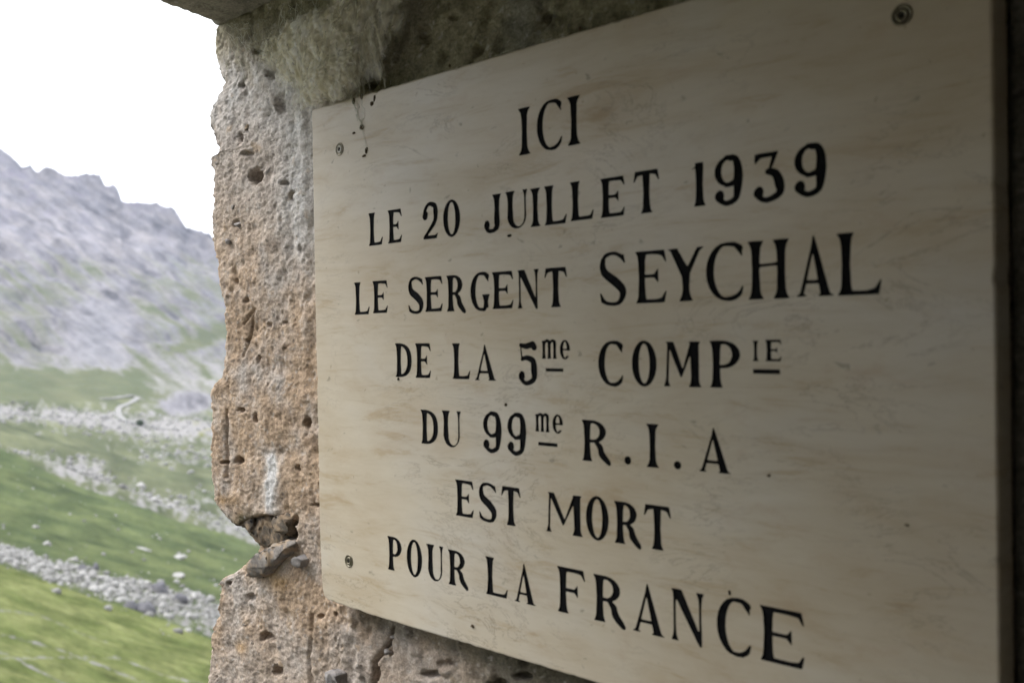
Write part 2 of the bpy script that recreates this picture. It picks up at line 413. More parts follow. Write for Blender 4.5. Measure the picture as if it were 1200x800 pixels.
def polar(name, ths, rs):
    TH, R = np.meshgrid(ths, rs)
    X = CAM[0]+R*(np.cos(TH)*FC[0]+np.sin(TH)*RC[0]); Y = CAM[1]+R*(np.cos(TH)*FC[1]+np.sin(TH)*RC[1])
    z, xe, y, r = land(X.ravel(), Y.ravel())
    o = meshobj(name, np.stack([X.ravel(), Y.ravel(), z], 1), grid_faces(len(rs), len(ths), True), M_LAND, smooth=True)
    rock, g, st, fine = cover(xe, y, X.ravel(), Y.ravel(), r)
    set_attr(o, 'rock', rock); set_attr(o, 'fine', fine); set_attr(o, 'grass', g, 'C'); set_attr(o, 'stone', st, 'C')
    o['kind'] = 'structure'
    return o
th_view = np.arctan((np.arange(-60, 310, 1.5)-600)/FPX)
th_l = np.concatenate([np.linspace(-math.pi, -1.8, 30)[:-1], np.linspace(-1.8, th_view[0], 230)[:-1]]); th_r = np.linspace(th_view[-1], math.pi, 70)[1:]
THS = np.concatenate([th_l, th_view, th_r])
polar('meadow', THS, np.concatenate([[.02], np.geomspace(1.2, 26, 40), np.linspace(26.5, 60, 150)]))
polar('valley', THS, np.concatenate([np.linspace(60, 230, 150), np.linspace(232, 470, 90)[0:]]))
polar('mountain', THS, np.concatenate([np.linspace(470, 1100, 160), np.linspace(1106, 1500, 90), np.geomspace(1520, 2600, 12)]))

def place(xp, yp, rmin=26, rmax=1300):
    """the ground point seen at a pixel"""
    d = ray(float(xp), float(yp)); h = math.hypot(d[0], d[1])
    rs = np.geomspace(rmin, rmax, 1500)
    z = land(CAM[0]+d[0]/h*rs, CAM[1]+d[1]/h*rs)[0]
    ok = np.nonzero(z >= CAM[2]+d[2]/h*rs)[0]
    i = ok[0] if len(ok) else len(rs)-1
    return np.array([CAM[0]+d[0]/h*rs[i], CAM[1]+d[1]/h*rs[i], z[i]]), rs[i]

def ico(sub=1):
    bm = bmesh.new(); bmesh.ops.create_icosphere(bm, subdivisions=sub, radius=1)
    v = np.array([x.co[:] for x in bm.verts]); f = np.array([[q.index for q in p.verts] for p in bm.faces]); bm.free()
    return v, f
ICO1, ICO2, ICO3 = ico(1), ico(2), ico(3)
def rock_shape(base, seed, flat=.7, amp=.32):
    v, f = base; r_ = np.random.default_rng(seed)
    o = r_.uniform(0, 90, 3)
    n = fbm(v[:, 0]*1.1+o[0], v[:, 1]*1.1+o[1], v[:, 2]*1.1+o[2], 3)
    p = v*(1+amp*n)[:, None]
    for _ in range(6):                                   # knock flat facets off it
        a = r_.normal(size=3); a /= np.linalg.norm(a); h = r_.uniform(.55, .85)
        q = p@a; p = p-np.outer(np.clip(q-h, 0, None), a)
    return p*np.array([1, r_.uniform(.7, 1), flat]), f
SHAPES = [rock_shape(ICO1, s, .75) for s in range(12)]
def scatter(name, label, pts, sizes, mat):
    V, Fc, n = [], [], 0
    for i, (p, s) in enumerate(zip(pts, sizes)):
        v, f = SHAPES[i % 12]
        a = random.uniform(0, 6.28); R = np.array(Euler((random.uniform(-.3, .3), random.uniform(-.3, .3), a)).to_matrix())
        q = (v*s)@R.T+p+np.array([0, 0, s*.25]); V.append(q); Fc.append(f+n); n += len(q)
    o = meshobj(name, np.concatenate(V), np.concatenate(Fc), mat)
    o['kind'] = 'stuff'; o['label'] = label; o['category'] = 'rocks'
    return o
def scatter_band(n, fx, fr, fs):
    xs = fx(n); rs = fr(n, xs)
    th = np.arctan((xs-600)/FPX)
    X = CAM[0]+rs*(np.cos(th)*FC[0]+np.sin(th)*RC[0]); Y = CAM[1]+rs*(np.cos(th)*FC[1]+np.sin(th)*RC[1])
    z = land(X, Y)[0]
    return np.stack([X, Y, z], 1), fs(n)
P, S = scatter_band(7200, lambda n: rng.uniform(-240, 330, n), lambda n, x: 60+np.where(rng.uniform(size=n) < .93, rng.beta(2.0, 1.25, n)*21, rng.uniform(-6, 30, n))+2.2*np.sin(x*.09)+1.5*np.sin(x*.031+1), lambda n: .05+.30*rng.power(.20, n))
scatter('rock_band', 'band of grey boulders and rubble between the two meadows', P, S, M_ROCK)
P, S = scatter_band(7000, lambda n: rng.uniform(-60, 320, n), lambda n, x: rng.uniform(225, 450, n), lambda n: .15+.85*rng.power(.22, n))
_, xe_, y_, _ = land(P[:, 0], P[:, 1]); rk_ = cover(xe_, y_, P[:, 0], P[:, 1], np.hypot(P[:, 0], P[:, 1]))[0]
keep = rk_+rng.normal(size=len(rk_))*.13 > .40
scatter('rock_scatter', 'pale rocks strewn across the green pasture below the mountain', P[keep], S[keep], M_ROCK)
P, S = scatter_band(110, lambda n: rng.uniform(-60, 320, n), lambda n, x: rng.uniform(90, 205, n), lambda n: .08+.28*rng.power(.3, n))
scatter('loose_stones', 'few small pale stones lying in the dark green middle meadow', P, S, M_ROCK)

BOULDERS = [ # px, py, half width px, flatness, material, label
    (167, 712, 14, .62, M_BOULDER, 'dark blue-grey boulder alone at the top edge of the near meadow, just below the rubble'),
    (152, 709, 9, .6, M_BOULDER, 'smaller grey boulder touching the left side of the lone dark boulder'),
    (97, 667, 8, .85, M_BOULDER, 'dark rounded boulder standing out in the left part of the rubble band'),
    (112, 665, 6, .9, M_BOULDER, 'small dark boulder just right of the dark rounded one in the rubble band'),
    (86, 655, 6.5, .6, M_PALEBOULDER, 'pale whitish boulder on the upper edge of the rubble band'),
    (187, 690, 12, .8, M_BOULDER, 'large grey boulder in the right part of the rubble band'),
    (172, 684, 6, .7, M_PALEBOULDER, 'pale boulder beside the large grey one in the rubble band'),
    (211, 703, 9, .8, M_BOULDER, 'grey-green boulder near the right end of the rubble band'),
    (42, 617, 3.5, .8, M_PALEBOULDER, 'single small white boulder high in the middle meadow at far left'),
    (55, 637, 4.5, .7, M_PALEBOULDER, 'white boulder in the middle meadow just above the rubble band'),
    (210, 652, 8, .35, M_PALEBOULDER, 'low pale rock slab in the right part of the middle meadow'),
    (208, 673, 9, .4, M_PALEBOULDER, 'pale flat outcrop in the middle meadow right above the rubble band'),
    (166, 569, 6, .8, M_PALEBOULDER, 'white pointed boulder in the rocky pasture beyond the middle meadow'),
]
for i, (px, py, hw, fl, mt, lb) in enumerate(BOULDERS):
    p, r_ = place(px, py+hw*.3)
    s = hw*r_/FPX*1.1
    v, f = rock_shape(ICO3, 100+i, fl, .4)
    t = meshobj('boulder', v*s, f, mt); t.location = tuple(p+np.array([0, 0, s*.12]))
    t['label'] = lb; t['category'] = 'boulder'; t['group'] = 'boulders in the meadows'
# long pale outcrop in the mid meadow
p, r_ = place(166, 643); v, f = rock_shape(ICO3, 150, .3, .3); s = 11*r_/FPX
o = meshobj('outcrop', (v*s*np.array([1.3, .45, .6])), f, M_PALEBOULDER); o.location = tuple(p); o.rotation_euler = (0, .12, YAW-.25)
o['label'] = 'long narrow white rock outcrop in the middle meadow'; o['category'] = 'outcrop'

# winding road at the foot of the mountain
def ribbon(name, pxs, width, mat, lift=.5):
    c = np.array([place(*q)[0] for q in pxs]); t = np.linspace(0, len(c)-1, 60)
    C = np.stack([np.interp(t, np.arange(len(c)), c[:, j]) for j in range(3)], 1)
    for _ in range(3): C[1:-1] = (C[:-2]+2*C[1:-1]+C[2:])/4
    T = np.gradient(C, axis=0)[:, :2]; T /= np.linalg.norm(T, axis=1)[:, None]+1e-9
    N = np.stack([-T[:, 1], T[:, 0]], 1)
    V = []
    for s_ in (-1, -.33, .33, 1):
        q = C[:, :2]+N*s_*width/2; z = land(q[:, 0], q[:, 1])[0]; V.append(np.stack([q[:, 0], q[:, 1], np.maximum(z, C[:, 2])+lift], 1))
    V = np.stack(V, 1).reshape(-1, 3)
    o = meshobj(name, V, grid_faces(60, 4), mat, smooth=True); o['kind'] = 'structure'; return o
ribbon('road', [(118, 468), (135, 467), (155, 464), (163, 467), (150, 474), (138, 479), (139, 487), (147, 494), (160, 497), (176, 500), (195, 503)], 2.4, M_ROAD, .25)

# one dark shrub beside the road
p, r_ = place(164, 499)
sh = thing('shrub', 'small dark green shrub beside the lower end of the road', 'shrub', tuple(p))
V, Fc, n = [], [], 0
for i in range(260):
    a = rng.normal(size=3); a /= np.linalg.norm(a); rad = rng.uniform(.5, 1)**.5*1.35
    c = a*rad*np.array([1, 1, .75])+np.array([0, 0, 1.2]); u = rng.normal(size=3)*.22; v_ = rng.normal(size=3)*.22
    V += [c-u, c+v_, c+u, c-v_]; Fc.append([n, n+1, n+2, n+3]); n += 4
meshobj('crown', V, Fc, M_LEAF, sh)
bm = bmesh.new(); bmesh.ops.create_cone(bm, cap_ends=True, segments=8, radius1=.16, radius2=.08, depth=1.3, matrix=Matrix.Translation((0, 0, .5)))
me = bpy.data.meshes.new('trunk'); bm.to_mesh(me); bm.free(); me.materials.append(M_BARK); link(bpy.data.objects.new('trunk', me), sh)

# air
hz = NT('air'); hz.t.nodes.remove(hz.b)
pv = hz.t.nodes.new('ShaderNodeVolumePrincipled'); pv.inputs['Color'].default_value = (.74, .80, 1, 1)
pv.inputs['Density'].default_value = .00013; pv.inputs['Anisotropy'].default_value = .2
hz.l(pv.outputs[0], hz.t.nodes['Material Output'].inputs['Volume'])
bm = bmesh.new(); bmesh.ops.create_cube(bm, size=1)
me = bpy.data.meshes.new('haze'); bm.to_mesh(me); bm.free(); me.materials.append(hz.m)
o = link(bpy.data.objects.new('haze', me))
lo = min(min(v.co.z for v in q.data.vertices) for q in COL.objects if q.name in ('meadow', 'valley', 'mountain'))-1
hi = max(max(v.co.z for v in q.data.vertices) for q in COL.objects if q.name in ('meadow', 'valley', 'mountain'))+5
print('haze', lo, hi)
o.scale = (5600, 5600, hi-lo); o.location = (0, 0, (hi+lo)/2)
o['kind'] = 'stuff'; o['label'] = 'thin blue-grey mountain haze filling the valley air'; o['category'] = 'haze'

#@SHELTER
# ------------------------------------------------------------------ shelter: ragged concrete wall, roof slab, unseen inner walls, floor
shelter = thing('stone_shelter', 'rough weathered concrete shelter wall with projecting roof slab, carrying the plaque', 'shelter', (0, .2, -1.5))
SH = np.array([0, .2, -1.5])
def child(name, V, F, mat, smooth=False):
    return meshobj(name, np.asarray(V, float)-SH, F, mat, shelter, smooth)
SIL = np.array([(256, 30), (255, 50), (255, 62), (257, 85), (264, 100), (258, 112), (253, 125), (249, 140), (248, 150), (253, 162), (259, 175), (261, 182),
    (251, 186), (250, 197), (253, 204), (251, 218), (252, 240), (249, 260), (250, 282), (254, 301), (256, 323), (260, 342), (264, 359), (262, 378),
    (265, 394), (265, 413), (263, 440), (254, 449), (250, 460), (250, 490), (249, 531), (250, 561), (252, 583), (256, 592), (266, 604), (280, 615),
    (291, 629), (301, 641), (298, 650), (289, 658), (277, 667), (262, 675), (256, 684), (260, 694), (256, 709), (252, 728), (249, 745), (249, 772), (246, 800), (248, 840), (240, 900)], float)
sx, sz = on_wall(SIL[:, 0], SIL[:, 1], .03)
o_ = np.argsort(sz); sz, sx = sz[o_], sx[o_]
ZTOP = on_wall(256., 24., .03)[1].item()+.01
def path_len():
    pass
RC_ = .022                                                   # radius of the worn corner
S_front = np.concatenate([np.linspace(.62, -.02, 150), np.linspace(-.023, -.585, 230), np.linspace(-.5865, -.735, 118)])
NA, NB = 26, 60
zr = np.concatenate([np.linspace(-1.6, -.43, 110)[:-1], np.linspace(-.43, ZTOP+.02, 640)])
zfine = zr
nc = len(S_front)+NA+NB
xc = np.interp(zr, sz, sx)                                      # leftmost X of the wall at that height
notch = np.clip((xc-(-.765))/.06, 0, 1)
P = np.zeros((len(zr), nc, 3)); Nn = np.zeros_like(P)
YF = .021
for i, zz in enumerate(zr):
    xl = xc[i]
    # keep the fine columns but squeeze the last stretch so that it ends at the corner
    fx = S_front.copy(); a = -.62; m_ = fx < a
    fx[m_] = a+(fx[m_]-a)*((xl+RC_)-a)/(S_front[-1]-a)
    P[i, :len(fx), 0] = fx; P[i, :len(fx), 1] = YF; Nn[i, :len(fx), 1] = -1
    an = np.linspace(0, math.pi/2, NA+1)[1:]
    P[i, len(fx):len(fx)+NA, 0] = xl+RC_-RC_*np.sin(an); P[i, len(fx):len(fx)+NA, 1] = YF+RC_-RC_*np.cos(an)
    Nn[i, len(fx):len(fx)+NA, 0] = -np.sin(an); Nn[i, len(fx):len(fx)+NA, 1] = -np.cos(an)
    yy = YF+RC_+np.geomspace(.0015, .34, NB)
    P[i, -NB:, 0] = xl; P[i, -NB:, 1] = yy; Nn[i, -NB:, 0] = -1
P[:, :, 2] = zr[:, None]
Q = P.reshape(-1, 3); NQ = Nn.reshape(-1, 3)
x, y, z = Q.T
big = fbm(x/.085, y/.085, z/.085, 3); med = fbm(x/.028, y/.028+5, z/.028, 3)
sm = fbm(x/.0095, y/.0095+9, z/.011, 3, .6); ti = fbm(x/.0035, y/.0035, z/.0038, 2, .6)
fine_ = fbm(x/.0017, y/.0017, z/.0019, 1)
D = .0050*big+.0026*med+.0017*sm+.0013*ti+.0006*fine_
D -= .003*np.clip(-med-.22, 0, 1)*2
# gravel standing out and pits where grains fell out
vis = (x < -.55) & (z > -.42)
def blobs(n, rlo, rhi, hlo, hhi, region):
    global D
    (x0, x1), (z0, z1) = region
    cx = rng.uniform(x0, x1, n); cz = rng.uniform(z0, z1, n); rr = rng.uniform(rlo, rhi, n)**1; hh = rng.uniform(hlo, hhi, n)
    sxp = x+(y-YF)*-1.0                                      # unrolled coordinate round the corner
    order = np.argsort(z); zs = z[order]
    for a, b, r_, h_ in zip(cx, cz, rr, hh):
        i0, i1 = np.searchsorted(zs, [b-r_*1.3, b+r_*1.3]); ids = order[i0:i1]
        e = rng.uniform(.7, 1.3); d2 = ((sxp[ids]-a)/(r_*e))**2+((z[ids]-b)/r_)**2
        m_ = d2 < 1
        D[ids[m_]] += h_*(np.sqrt(1-d2[m_]) if h_ > 0 else (1-d2[m_]**2))
blobs(1500, .0010, .0036, .0004, .0013, ((-.92, -.56), (-.42, .36)))
blobs(620, .0006, .0018, -.0030, -.0010, ((-.92, -.56), (-.42, .36)))
blobs(260, .003, .010, .001, .004, ((-.6, .5), (-.42, -.2)))
blobs(160, .002, .006, -.006, -.002, ((-.6, .5), (-.42, .36)))
D += np.where(NQ[:, 0] < -.25, .0024*fbm(x/.006+4, y/.006, z/.005, 3, .65)+.0016*np.abs(fbm(x/.013, y/.013+4, z/.010, 2)), 0)
wpx, wpy = to_px(Q)
front = NQ[:, 1] < -.5
def pit(cx, cy, rx, ry, dep, p=2.0):
    global D
    rx *= .8; ry *= .8
    q = ((wpx-cx)/rx)**2+((wpy-cy)/ry)**2
    ms = front & (q < 1.6)
    wob = 1+.7*sm+.7*med+.4*ti
    D[ms] -= dep*np.clip(1-(q[ms]*np.clip(wob[ms], .3, 3))**p, 0, 1)
for a in ((300, 208, 9, 12, .018), (338, 72, 9, 16, .02), (330, 122, 12, 16, .008), (318, 85, 10, 10, .009), (432, 95, 16, 12, .03), (283, 162, 6, 10, .010),
          (276, 262, 6, 6, .008), (285, 480, 6, 5, .010), (301, 490, 3, 8, .010), (279, 540, 8, 6, .012), (262, 542, 7, 3, .010), (360, 495, 4, 9, .012),
          (291, 180, 10, 5, .008), (344, 230, 4, 9, .006), (335, 215, 6, 5, .006), (352, 292, 3, 8, .005), (288, 400, 4, 5, .007), (303, 420, 3, 7, .006),
          (289, 352, 4, 4, .006), (315, 380, 3, 4, .006), (333, 378, 4, 3, .005), (349, 548, 4, 6, .008), (370, 592, 10, 3, .006), (310, 745, 9, 7, .010),
          (326, 785, 7, 9, .012), (318, 748, 5, 5, .008), (293, 700, 8, 6, .006), (376, 722, 5, 4, .006), (440, 790, 4, 14, .010), (457, 757, 3, 12, .009), (448, 766, 5, 4, .008),
          (505, 790, 14, 7, .010), (520, 778, 12, 7, .006), (612, 792, 12, 6, .010), (585, 800, 14, 8, .008), (640, 22, 7, 8, .008), (560, 60, 8, 9, .007), (500, 40, 12, 18, .006),
          (535, 20, 9, 6, .006), (258, 690, 4, 8, .012), (268, 683, 4, 4, .01), (345, 610, 6, 8, .008), (282, 100, 4, 4, .006), (300, 60, 8, 6, .010), (275, 330, 3, 4, .004)):
    pit(*a)
# hollow in which the two grey stones sit
q = np.maximum(0, 1-(((wpx-312)/38)**2+((wpy-626)/24)**2)**1.5); D[front] -= .030*q[front]
# raised mortar beside the plaque and a vertical joint
sm_ = np.exp(-((wpx-357)/5.5)**2)*(wpy > 132)*(wpy < 470); D += .0020*sm_*front
# crack below the plaque
def crack(pts, wd, dep):
    global D
    p = np.array(pts, float); best = np.full(len(wpx), 1e9)
    ms = front & (wpx > p[:, 0].min()-8) & (wpx < p[:, 0].max()+8) & (wpy > p[:, 1].min()-8) & (wpy < p[:, 1].max()+8)
    X_, Y_ = wpx[ms], wpy[ms]; b = np.full(len(X_), 1e9)
    for (x0, y0), (x1, y1) in zip(p[:-1], p[1:]):
        dx, dy = x1-x0, y1-y0; t = np.clip(((X_-x0)*dx+(Y_-y0)*dy)/(dx*dx+dy*dy), 0, 1)
        b = np.minimum(b, np.hypot(X_-x0-t*dx, Y_-y0-t*dy))
    D[ms] -= dep*np.exp(-(b/wd)**2)
crack([(462, 735), (456, 752), (446, 765), (438, 776), (439, 790), (436, 806)], 1.7, .011)
crack([(366, 720), (367, 745), (363, 770), (366, 800)], 1.5, .004)
crack([(284, 380), (298, 362), (292, 392), (283, 418)], 1.2, .004)
crack([(265, 560), (264, 520), (267, 480)], 1.3, .006)
D[(zr[:, None] > -2).repeat(nc, 1).ravel() & (wpx > 350) & (x > -.595) & (x < 0.0) & (np.abs(z) < .215)] -= .010   # wall hollow behind the plaque stays off its back
inpl = (x > -.60) & (x < .004) & (np.abs(z) < .228); D[inpl] = np.minimum(D[inpl], .0)
Q2 = Q+NQ*D[:, None]
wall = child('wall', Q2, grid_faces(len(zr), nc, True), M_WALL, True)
# stains of the wall surface, and painted shade below the plaque
A = lambda c: np.array(c)[None, :]
nz = fbm(x/.05, y/.05, z/.05, 4); nz2 = fbm(x/.016+3, y/.016, z/.02, 4); nz3 = fbm(x/.006+8, y/.006, z/.006, 3)
tan = A((.455, .335, .235)); grey = A((.46, .405, .36)); white = A((.60, .585, .57)); pale = A((.50, .455, .42)); olive = A((.30, .275, .18)); moss = A((.13, .115, .07)); ochre = A((.47, .29, .12))
def mixc(c, d, t): t = np.clip(t, 0, 1)[:, None]; return c*(1-t)+d*t
c = mixc(np.repeat(tan, len(x), 0), grey, .22+1.6*nz+.6*nz2)
c = c*(1-.30*sstep(.12, .42, -nz2-.4*nz3)[:, None])
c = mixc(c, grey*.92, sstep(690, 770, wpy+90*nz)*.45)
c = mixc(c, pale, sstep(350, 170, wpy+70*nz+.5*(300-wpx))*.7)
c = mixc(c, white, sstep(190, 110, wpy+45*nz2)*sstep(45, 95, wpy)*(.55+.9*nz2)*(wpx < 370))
c = mixc(c, white, np.exp(-((wpx-352)/26)**2)*sstep(370, 250, wpy+60*nz)*(.75+.7*nz2))
c = mixc(c, white, np.exp(-(((wpx-318+.02*(wpy-560))/8.5)**2))*sstep(515, 545, wpy)*sstep(618, 590, wpy)*(1.0+1.4*nz2)*1.1)
c = mixc(c, ochre, np.exp(-(((wpx-330)/14)**2+((wpy-682)/10)**2))*.6*(1+nz2))
c = mixc(c, ochre, np.exp(-(((wpx-265)/14)**2+((wpy-586)/6)**2))*.55*(1+nz2))
c = mixc(c, ochre, np.exp(-(((wpx-282)/7)**2+((wpy-758)/7)**2))*.7)
c = mixc(c, ochre*.9, sstep(.30, .5, nz2+.3*nz3)*.35)
c = mixc(c, moss, (np.exp(-(((wpx-288)/30)**2+((wpy-618)/18)**2)**2)*(.65+.8*nz2))*(wpx < 325))
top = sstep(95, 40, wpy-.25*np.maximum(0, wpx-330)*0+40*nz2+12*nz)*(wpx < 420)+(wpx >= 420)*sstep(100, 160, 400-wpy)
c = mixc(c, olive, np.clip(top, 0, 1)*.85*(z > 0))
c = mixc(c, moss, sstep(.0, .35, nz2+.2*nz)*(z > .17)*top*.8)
c = mixc(c, A((.34, .33, .29)), np.exp(-((wpx-612)/22)**2)*(z > .2)*.7*(wpx > 560)); c = mixc(c, A((.22, .21, .17)), np.exp(-((wpx-470)/30)**2)*(z > .2)*.5)
c = mixc(c, A((.13, .12, .085)), sstep(500, 600, wpx+40*nz2)*(z < -.2)*.75)       # shade under the plaque, painted into the wall colour
c = mixc(c, A((.11, .10, .07)), sstep(26, 4, wpy-(716+.30*(wpx-420)))*(wpx > 425)*(z < -.2)*.7)  # painted contact shade: dark strip along the plaque's lower edge
c = mixc(c, A((.22, .21, .18)), (x > .0)*1.0*(np.abs(z) < .6)*1)
c = mixc(c, A((.46, .44, .34)), np.exp(-(((wpx-390)/55)**2+((wpy-60)/55)**2))*(z > .15)*.8)
c = c*.94
c = mixc(c, A((.10, .10, .10)), sstep(.42, .5, nz3)*.6)
c = mixc(c, A((.60, .56, .52)), sstep(.36, .46, -nz3)*.45)
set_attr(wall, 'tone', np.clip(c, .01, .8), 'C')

# roof slab with a rough edge
YA = on_wall(256., 30., .02)[1].item()
def on_plane_z(px, py, zz):
    d = ray(float(px), float(py)); t = (zz-CAM[2])/d[2]; return CAM+t*d
edge = [on_plane_z(a, b, YA) for a, b in ((255, 29.5), (232, 24), (210, 15), (185, 8), (160, 1))]
ey = np.array([e[1] for e in edge]); ex = np.array([e[0] for e in edge])
print('roof edge', [(round(a, 3), round(b, 3)) for a, b in zip(ex, ey)], 'soffit z', YA)
slope = (ex[-1]-ex[0])/(ey[-1]-ey[0])
ny, nx = 170, 110
yy = np.concatenate([np.linspace(.45, .06, 20), np.linspace(.055, -.75, 120), np.linspace(-.77, -2.45, 30)]); 
o_ = np.argsort(ey)
xe_r = np.where(yy < ey.min(), ex[o_][0]+(yy-ey.min())*slope*.4, np.interp(yy, ey[o_], ex[o_]))
xe_r = np.where(yy > 0.02, ex[0]-.02, xe_r)
xe_r = xe_r+.07*sstep(-.09, -.5, yy)  # unseen part of the edge set back to let in more sky light
u = np.concatenate([np.linspace(0, .35, 75), np.linspace(.36, 3.2, 35)])
V = np.zeros((ny, nx, 3)); V[:, :, 1] = yy[:, None]; V[:, :, 0] = xe_r[:, None]+u[None, :]; V[:, :, 2] = YA
Vq = V.reshape(-1, 3); a, b, cc = Vq.T
dz = .006*fbm(a/.09, b/.09, 1, 3)+.004*fbm(a/.025, b/.025, 2, 4)+.0016*fbm(a/.006, b/.006, 2, 2)
edge_round = np.repeat(np.clip(1-u/.02, 0, 1)[None, :], ny, 0).ravel()
Vq[:, 2] += dz*-1+.012*edge_round**2
Vq[:, 0] += .004*fbm(b/.02, 3, 1, 4)*np.repeat((u < .05)[None, :], ny, 0).ravel()
# close the slab: outer face, top
side = Vq.reshape(ny, nx, 3)[:, 0, :]
rings = [Vq.reshape(ny, nx, 3)]
ext = np.zeros((ny, 6, 3))
for j, (dx, dz_) in enumerate(((3.0, .17), (.3, .17), (.0, .165), (-.012, .15), (-.014, .08), (-.008, .02))):
    ext[:, j, 0] = side[:, 0]+dx; ext[:, j, 1] = side[:, 1]; ext[:, j, 2] = YA+dz_
G = np.concatenate([ext, rings[0]], 1)
n_ = G.shape[1]
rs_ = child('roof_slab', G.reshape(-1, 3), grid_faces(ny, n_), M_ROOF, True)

def rough_box(name, x0, x1, y0, y1, z0, z1, mat, res=.05, amp=.006):
    bm = bmesh.new(); bmesh.ops.create_cube(bm, size=1)
    bmesh.ops.bevel(bm, geom=bm.edges[:], offset=.02, segments=2, affect='EDGES')
    bmesh.ops.subdivide_edges(bm, edges=bm.edges[:], cuts=12, use_grid_fill=True)
    V = np.array([v.co[:] for v in bm.verts])*np.array([x1-x0, y1-y0, z1-z0])+np.array([(x0+x1)/2, (y0+y1)/2, (z0+z1)/2])
    n = np.stack([fbm(V[:, 0]/.2+k_, V[:, 1]/.2, V[:, 2]/.2, 3) for k_ in (0, 20, 40)], 1); V += amp*n
    F = [[q.index for q in p.verts] for p in bm.faces]; bm.free()
    return child(name, V, F, mat)
SIDE_Y = -1.4  # unseen walls added here, distance tuned to dim the plaque towards the right
rough_box('unseen_inner_wall', -.74, 2.3, SIDE_Y-.3, SIDE_Y, -1.62, YA-.004, M_INNER)
rough_box('unseen_back_wall', 1.75, 2.05, SIDE_Y+.004, .0, -1.6, YA-.006, M_INNER)
rough_box('floor', -.95, 2.3, SIDE_Y-.3, .5, -1.75, -1.5, M_INNER)
rough_box('wall_core', -.56, 1.74, .10, .45, -1.6, YA-.01, M_INNER)

# stones set in the concrete
def embed(px, py, wpx_, hpx, name, mat, seed, ydep=.014, out=.012, rot=0, flat=.6, label=None, ico_=ICO3, amp=.35):
    X, Z = on_wall(float(px), float(py), ydep); X, Z = X.item(), Z.item()
    d = (CAM-np.array([X, ydep, Z])); dist = np.linalg.norm(d)
    sx_ = wpx_*dist/FPX/1.15/.62; sz_ = hpx*dist/FPX/1.15
    v, f = rock_shape(ico_, seed, 1, amp)
    nn_ = fbm(v[:, 0]*5, v[:, 1]*5, v[:, 2]*5+seed, 3); v = v*(1+.05*nn_)[:, None]
    v = v*np.array([sx_/2, out*1.6, sz_/2])
    ca, sa = math.cos(rot), math.sin(rot); v = np.stack([v[:, 0]*ca-v[:, 2]*sa, v[:, 1], v[:, 0]*sa+v[:, 2]*ca], 1)
    o = child(name, v+np.array([X, ydep+.004, Z]), f, mat, False)
    if label: o['label'] = label
    return o
def hewn(name, outline, yf, depth, mat, seed, label=None, amp=.0022, shear=(0, 0)):
    """a stone whose face has the given outline and which runs back into the wall"""
    o = np.array(outline, float); X, Z = on_wall(o[:, 0], o[:, 1], yf); n = len(o)
    cx, cz = X.mean(), Z.mean(); r_ = np.random.default_rng(seed); bm = bmesh.new()
    for sc, dy in ((.80, -.004), (1.0, .003), (1.02, depth*.5), (.9, depth)):
        for a, b in zip(X, Z):
            bm.verts.new((cx+(a-cx)*sc+shear[0]*max(dy, 0)+r_.normal()*.0006, yf+dy+r_.normal()*.0012, cz+(b-cz)*sc+shear[1]*max(dy, 0)))
    bm.verts.ensure_lookup_table(); vv = bm.verts
    for k_ in range(3):
        for i in range(n): j = (i+1) % n; bm.faces.new((vv[k_*n+i], vv[k_*n+j], vv[k_*n+n+j], vv[k_*n+n+i]))
    bm.faces.new([vv[i] for i in range(n)][::-1]); bm.faces.new([vv[3*n+i] for i in range(n)])
    bmesh.ops.triangulate(bm, faces=bm.faces[:]); bmesh.ops.recalc_face_normals(bm, faces=bm.faces[:])
    for _ in range(3): bmesh.ops.subdivide_edges(bm, edges=bm.edges[:], cuts=1)
    for _ in range(9): bmesh.ops.smooth_vert(bm, verts=bm.verts[:], factor=.5, use_axis_x=True, use_axis_y=True, use_axis_z=True)
    bm.normal_update(); V = np.array([v.co[:] for v in bm.verts]); N = np.array([v.normal[:] for v in bm.verts])
    d = fbm(V[:, 0]/.016, V[:, 1]/.016, V[:, 2]/.007+seed, 4, .6)+.6*fbm(V[:, 0]/.004, V[:, 1]/.004, V[:, 2]/.003+seed, 2)
    V += N*(d*amp)[:, None]; F = [[q.index for q in p.verts] for p in bm.faces]; bm.free()
    o = child(name, V, F, mat, True)
    if label: o['label'] = label
hewn('stone', [(288, 665), (291, 657), (304, 646), (319, 638), (334, 634), (345, 637), (342, 648), (331, 655), (319, 666), (312, 677), (297, 678), (289, 675)], .014, .07, M_SLATE, 5, 'brown-grey slab of stone jutting from the notch in the wall edge', .0036, (0, .12))
hewn('stone', [(292, 606), (312, 602), (334, 605), (343, 618), (345, 634), (330, 642), (308, 642), (298, 632), (290, 618)], .030, .06, M_DKSTONE, 9, 'dark broken stone deep in the notch', .0055)
hewn('stone', [(268, 598), (282, 594), (298, 602), (302, 616), (298, 628), (284, 614), (273, 607)], .028, .05, M_DKSTONE, 13, None, .005)
hewn('stone', [(318, 605), (332, 600), (342, 608), (345, 624), (336, 630), (322, 622)], .022, .04, M_DKSTONE, 19, None, .005)
hewn('stone', [(381, 786), (391, 783), (401, 789), (402, 804), (384, 806)], .016, .03, M_BLUE, 23, None, .001)
hewn('stone', [(344, 652), (352, 649), (358, 655), (357, 664), (347, 666), (342, 660)], .017, .03, M_BLUE, 25, None, .0012)
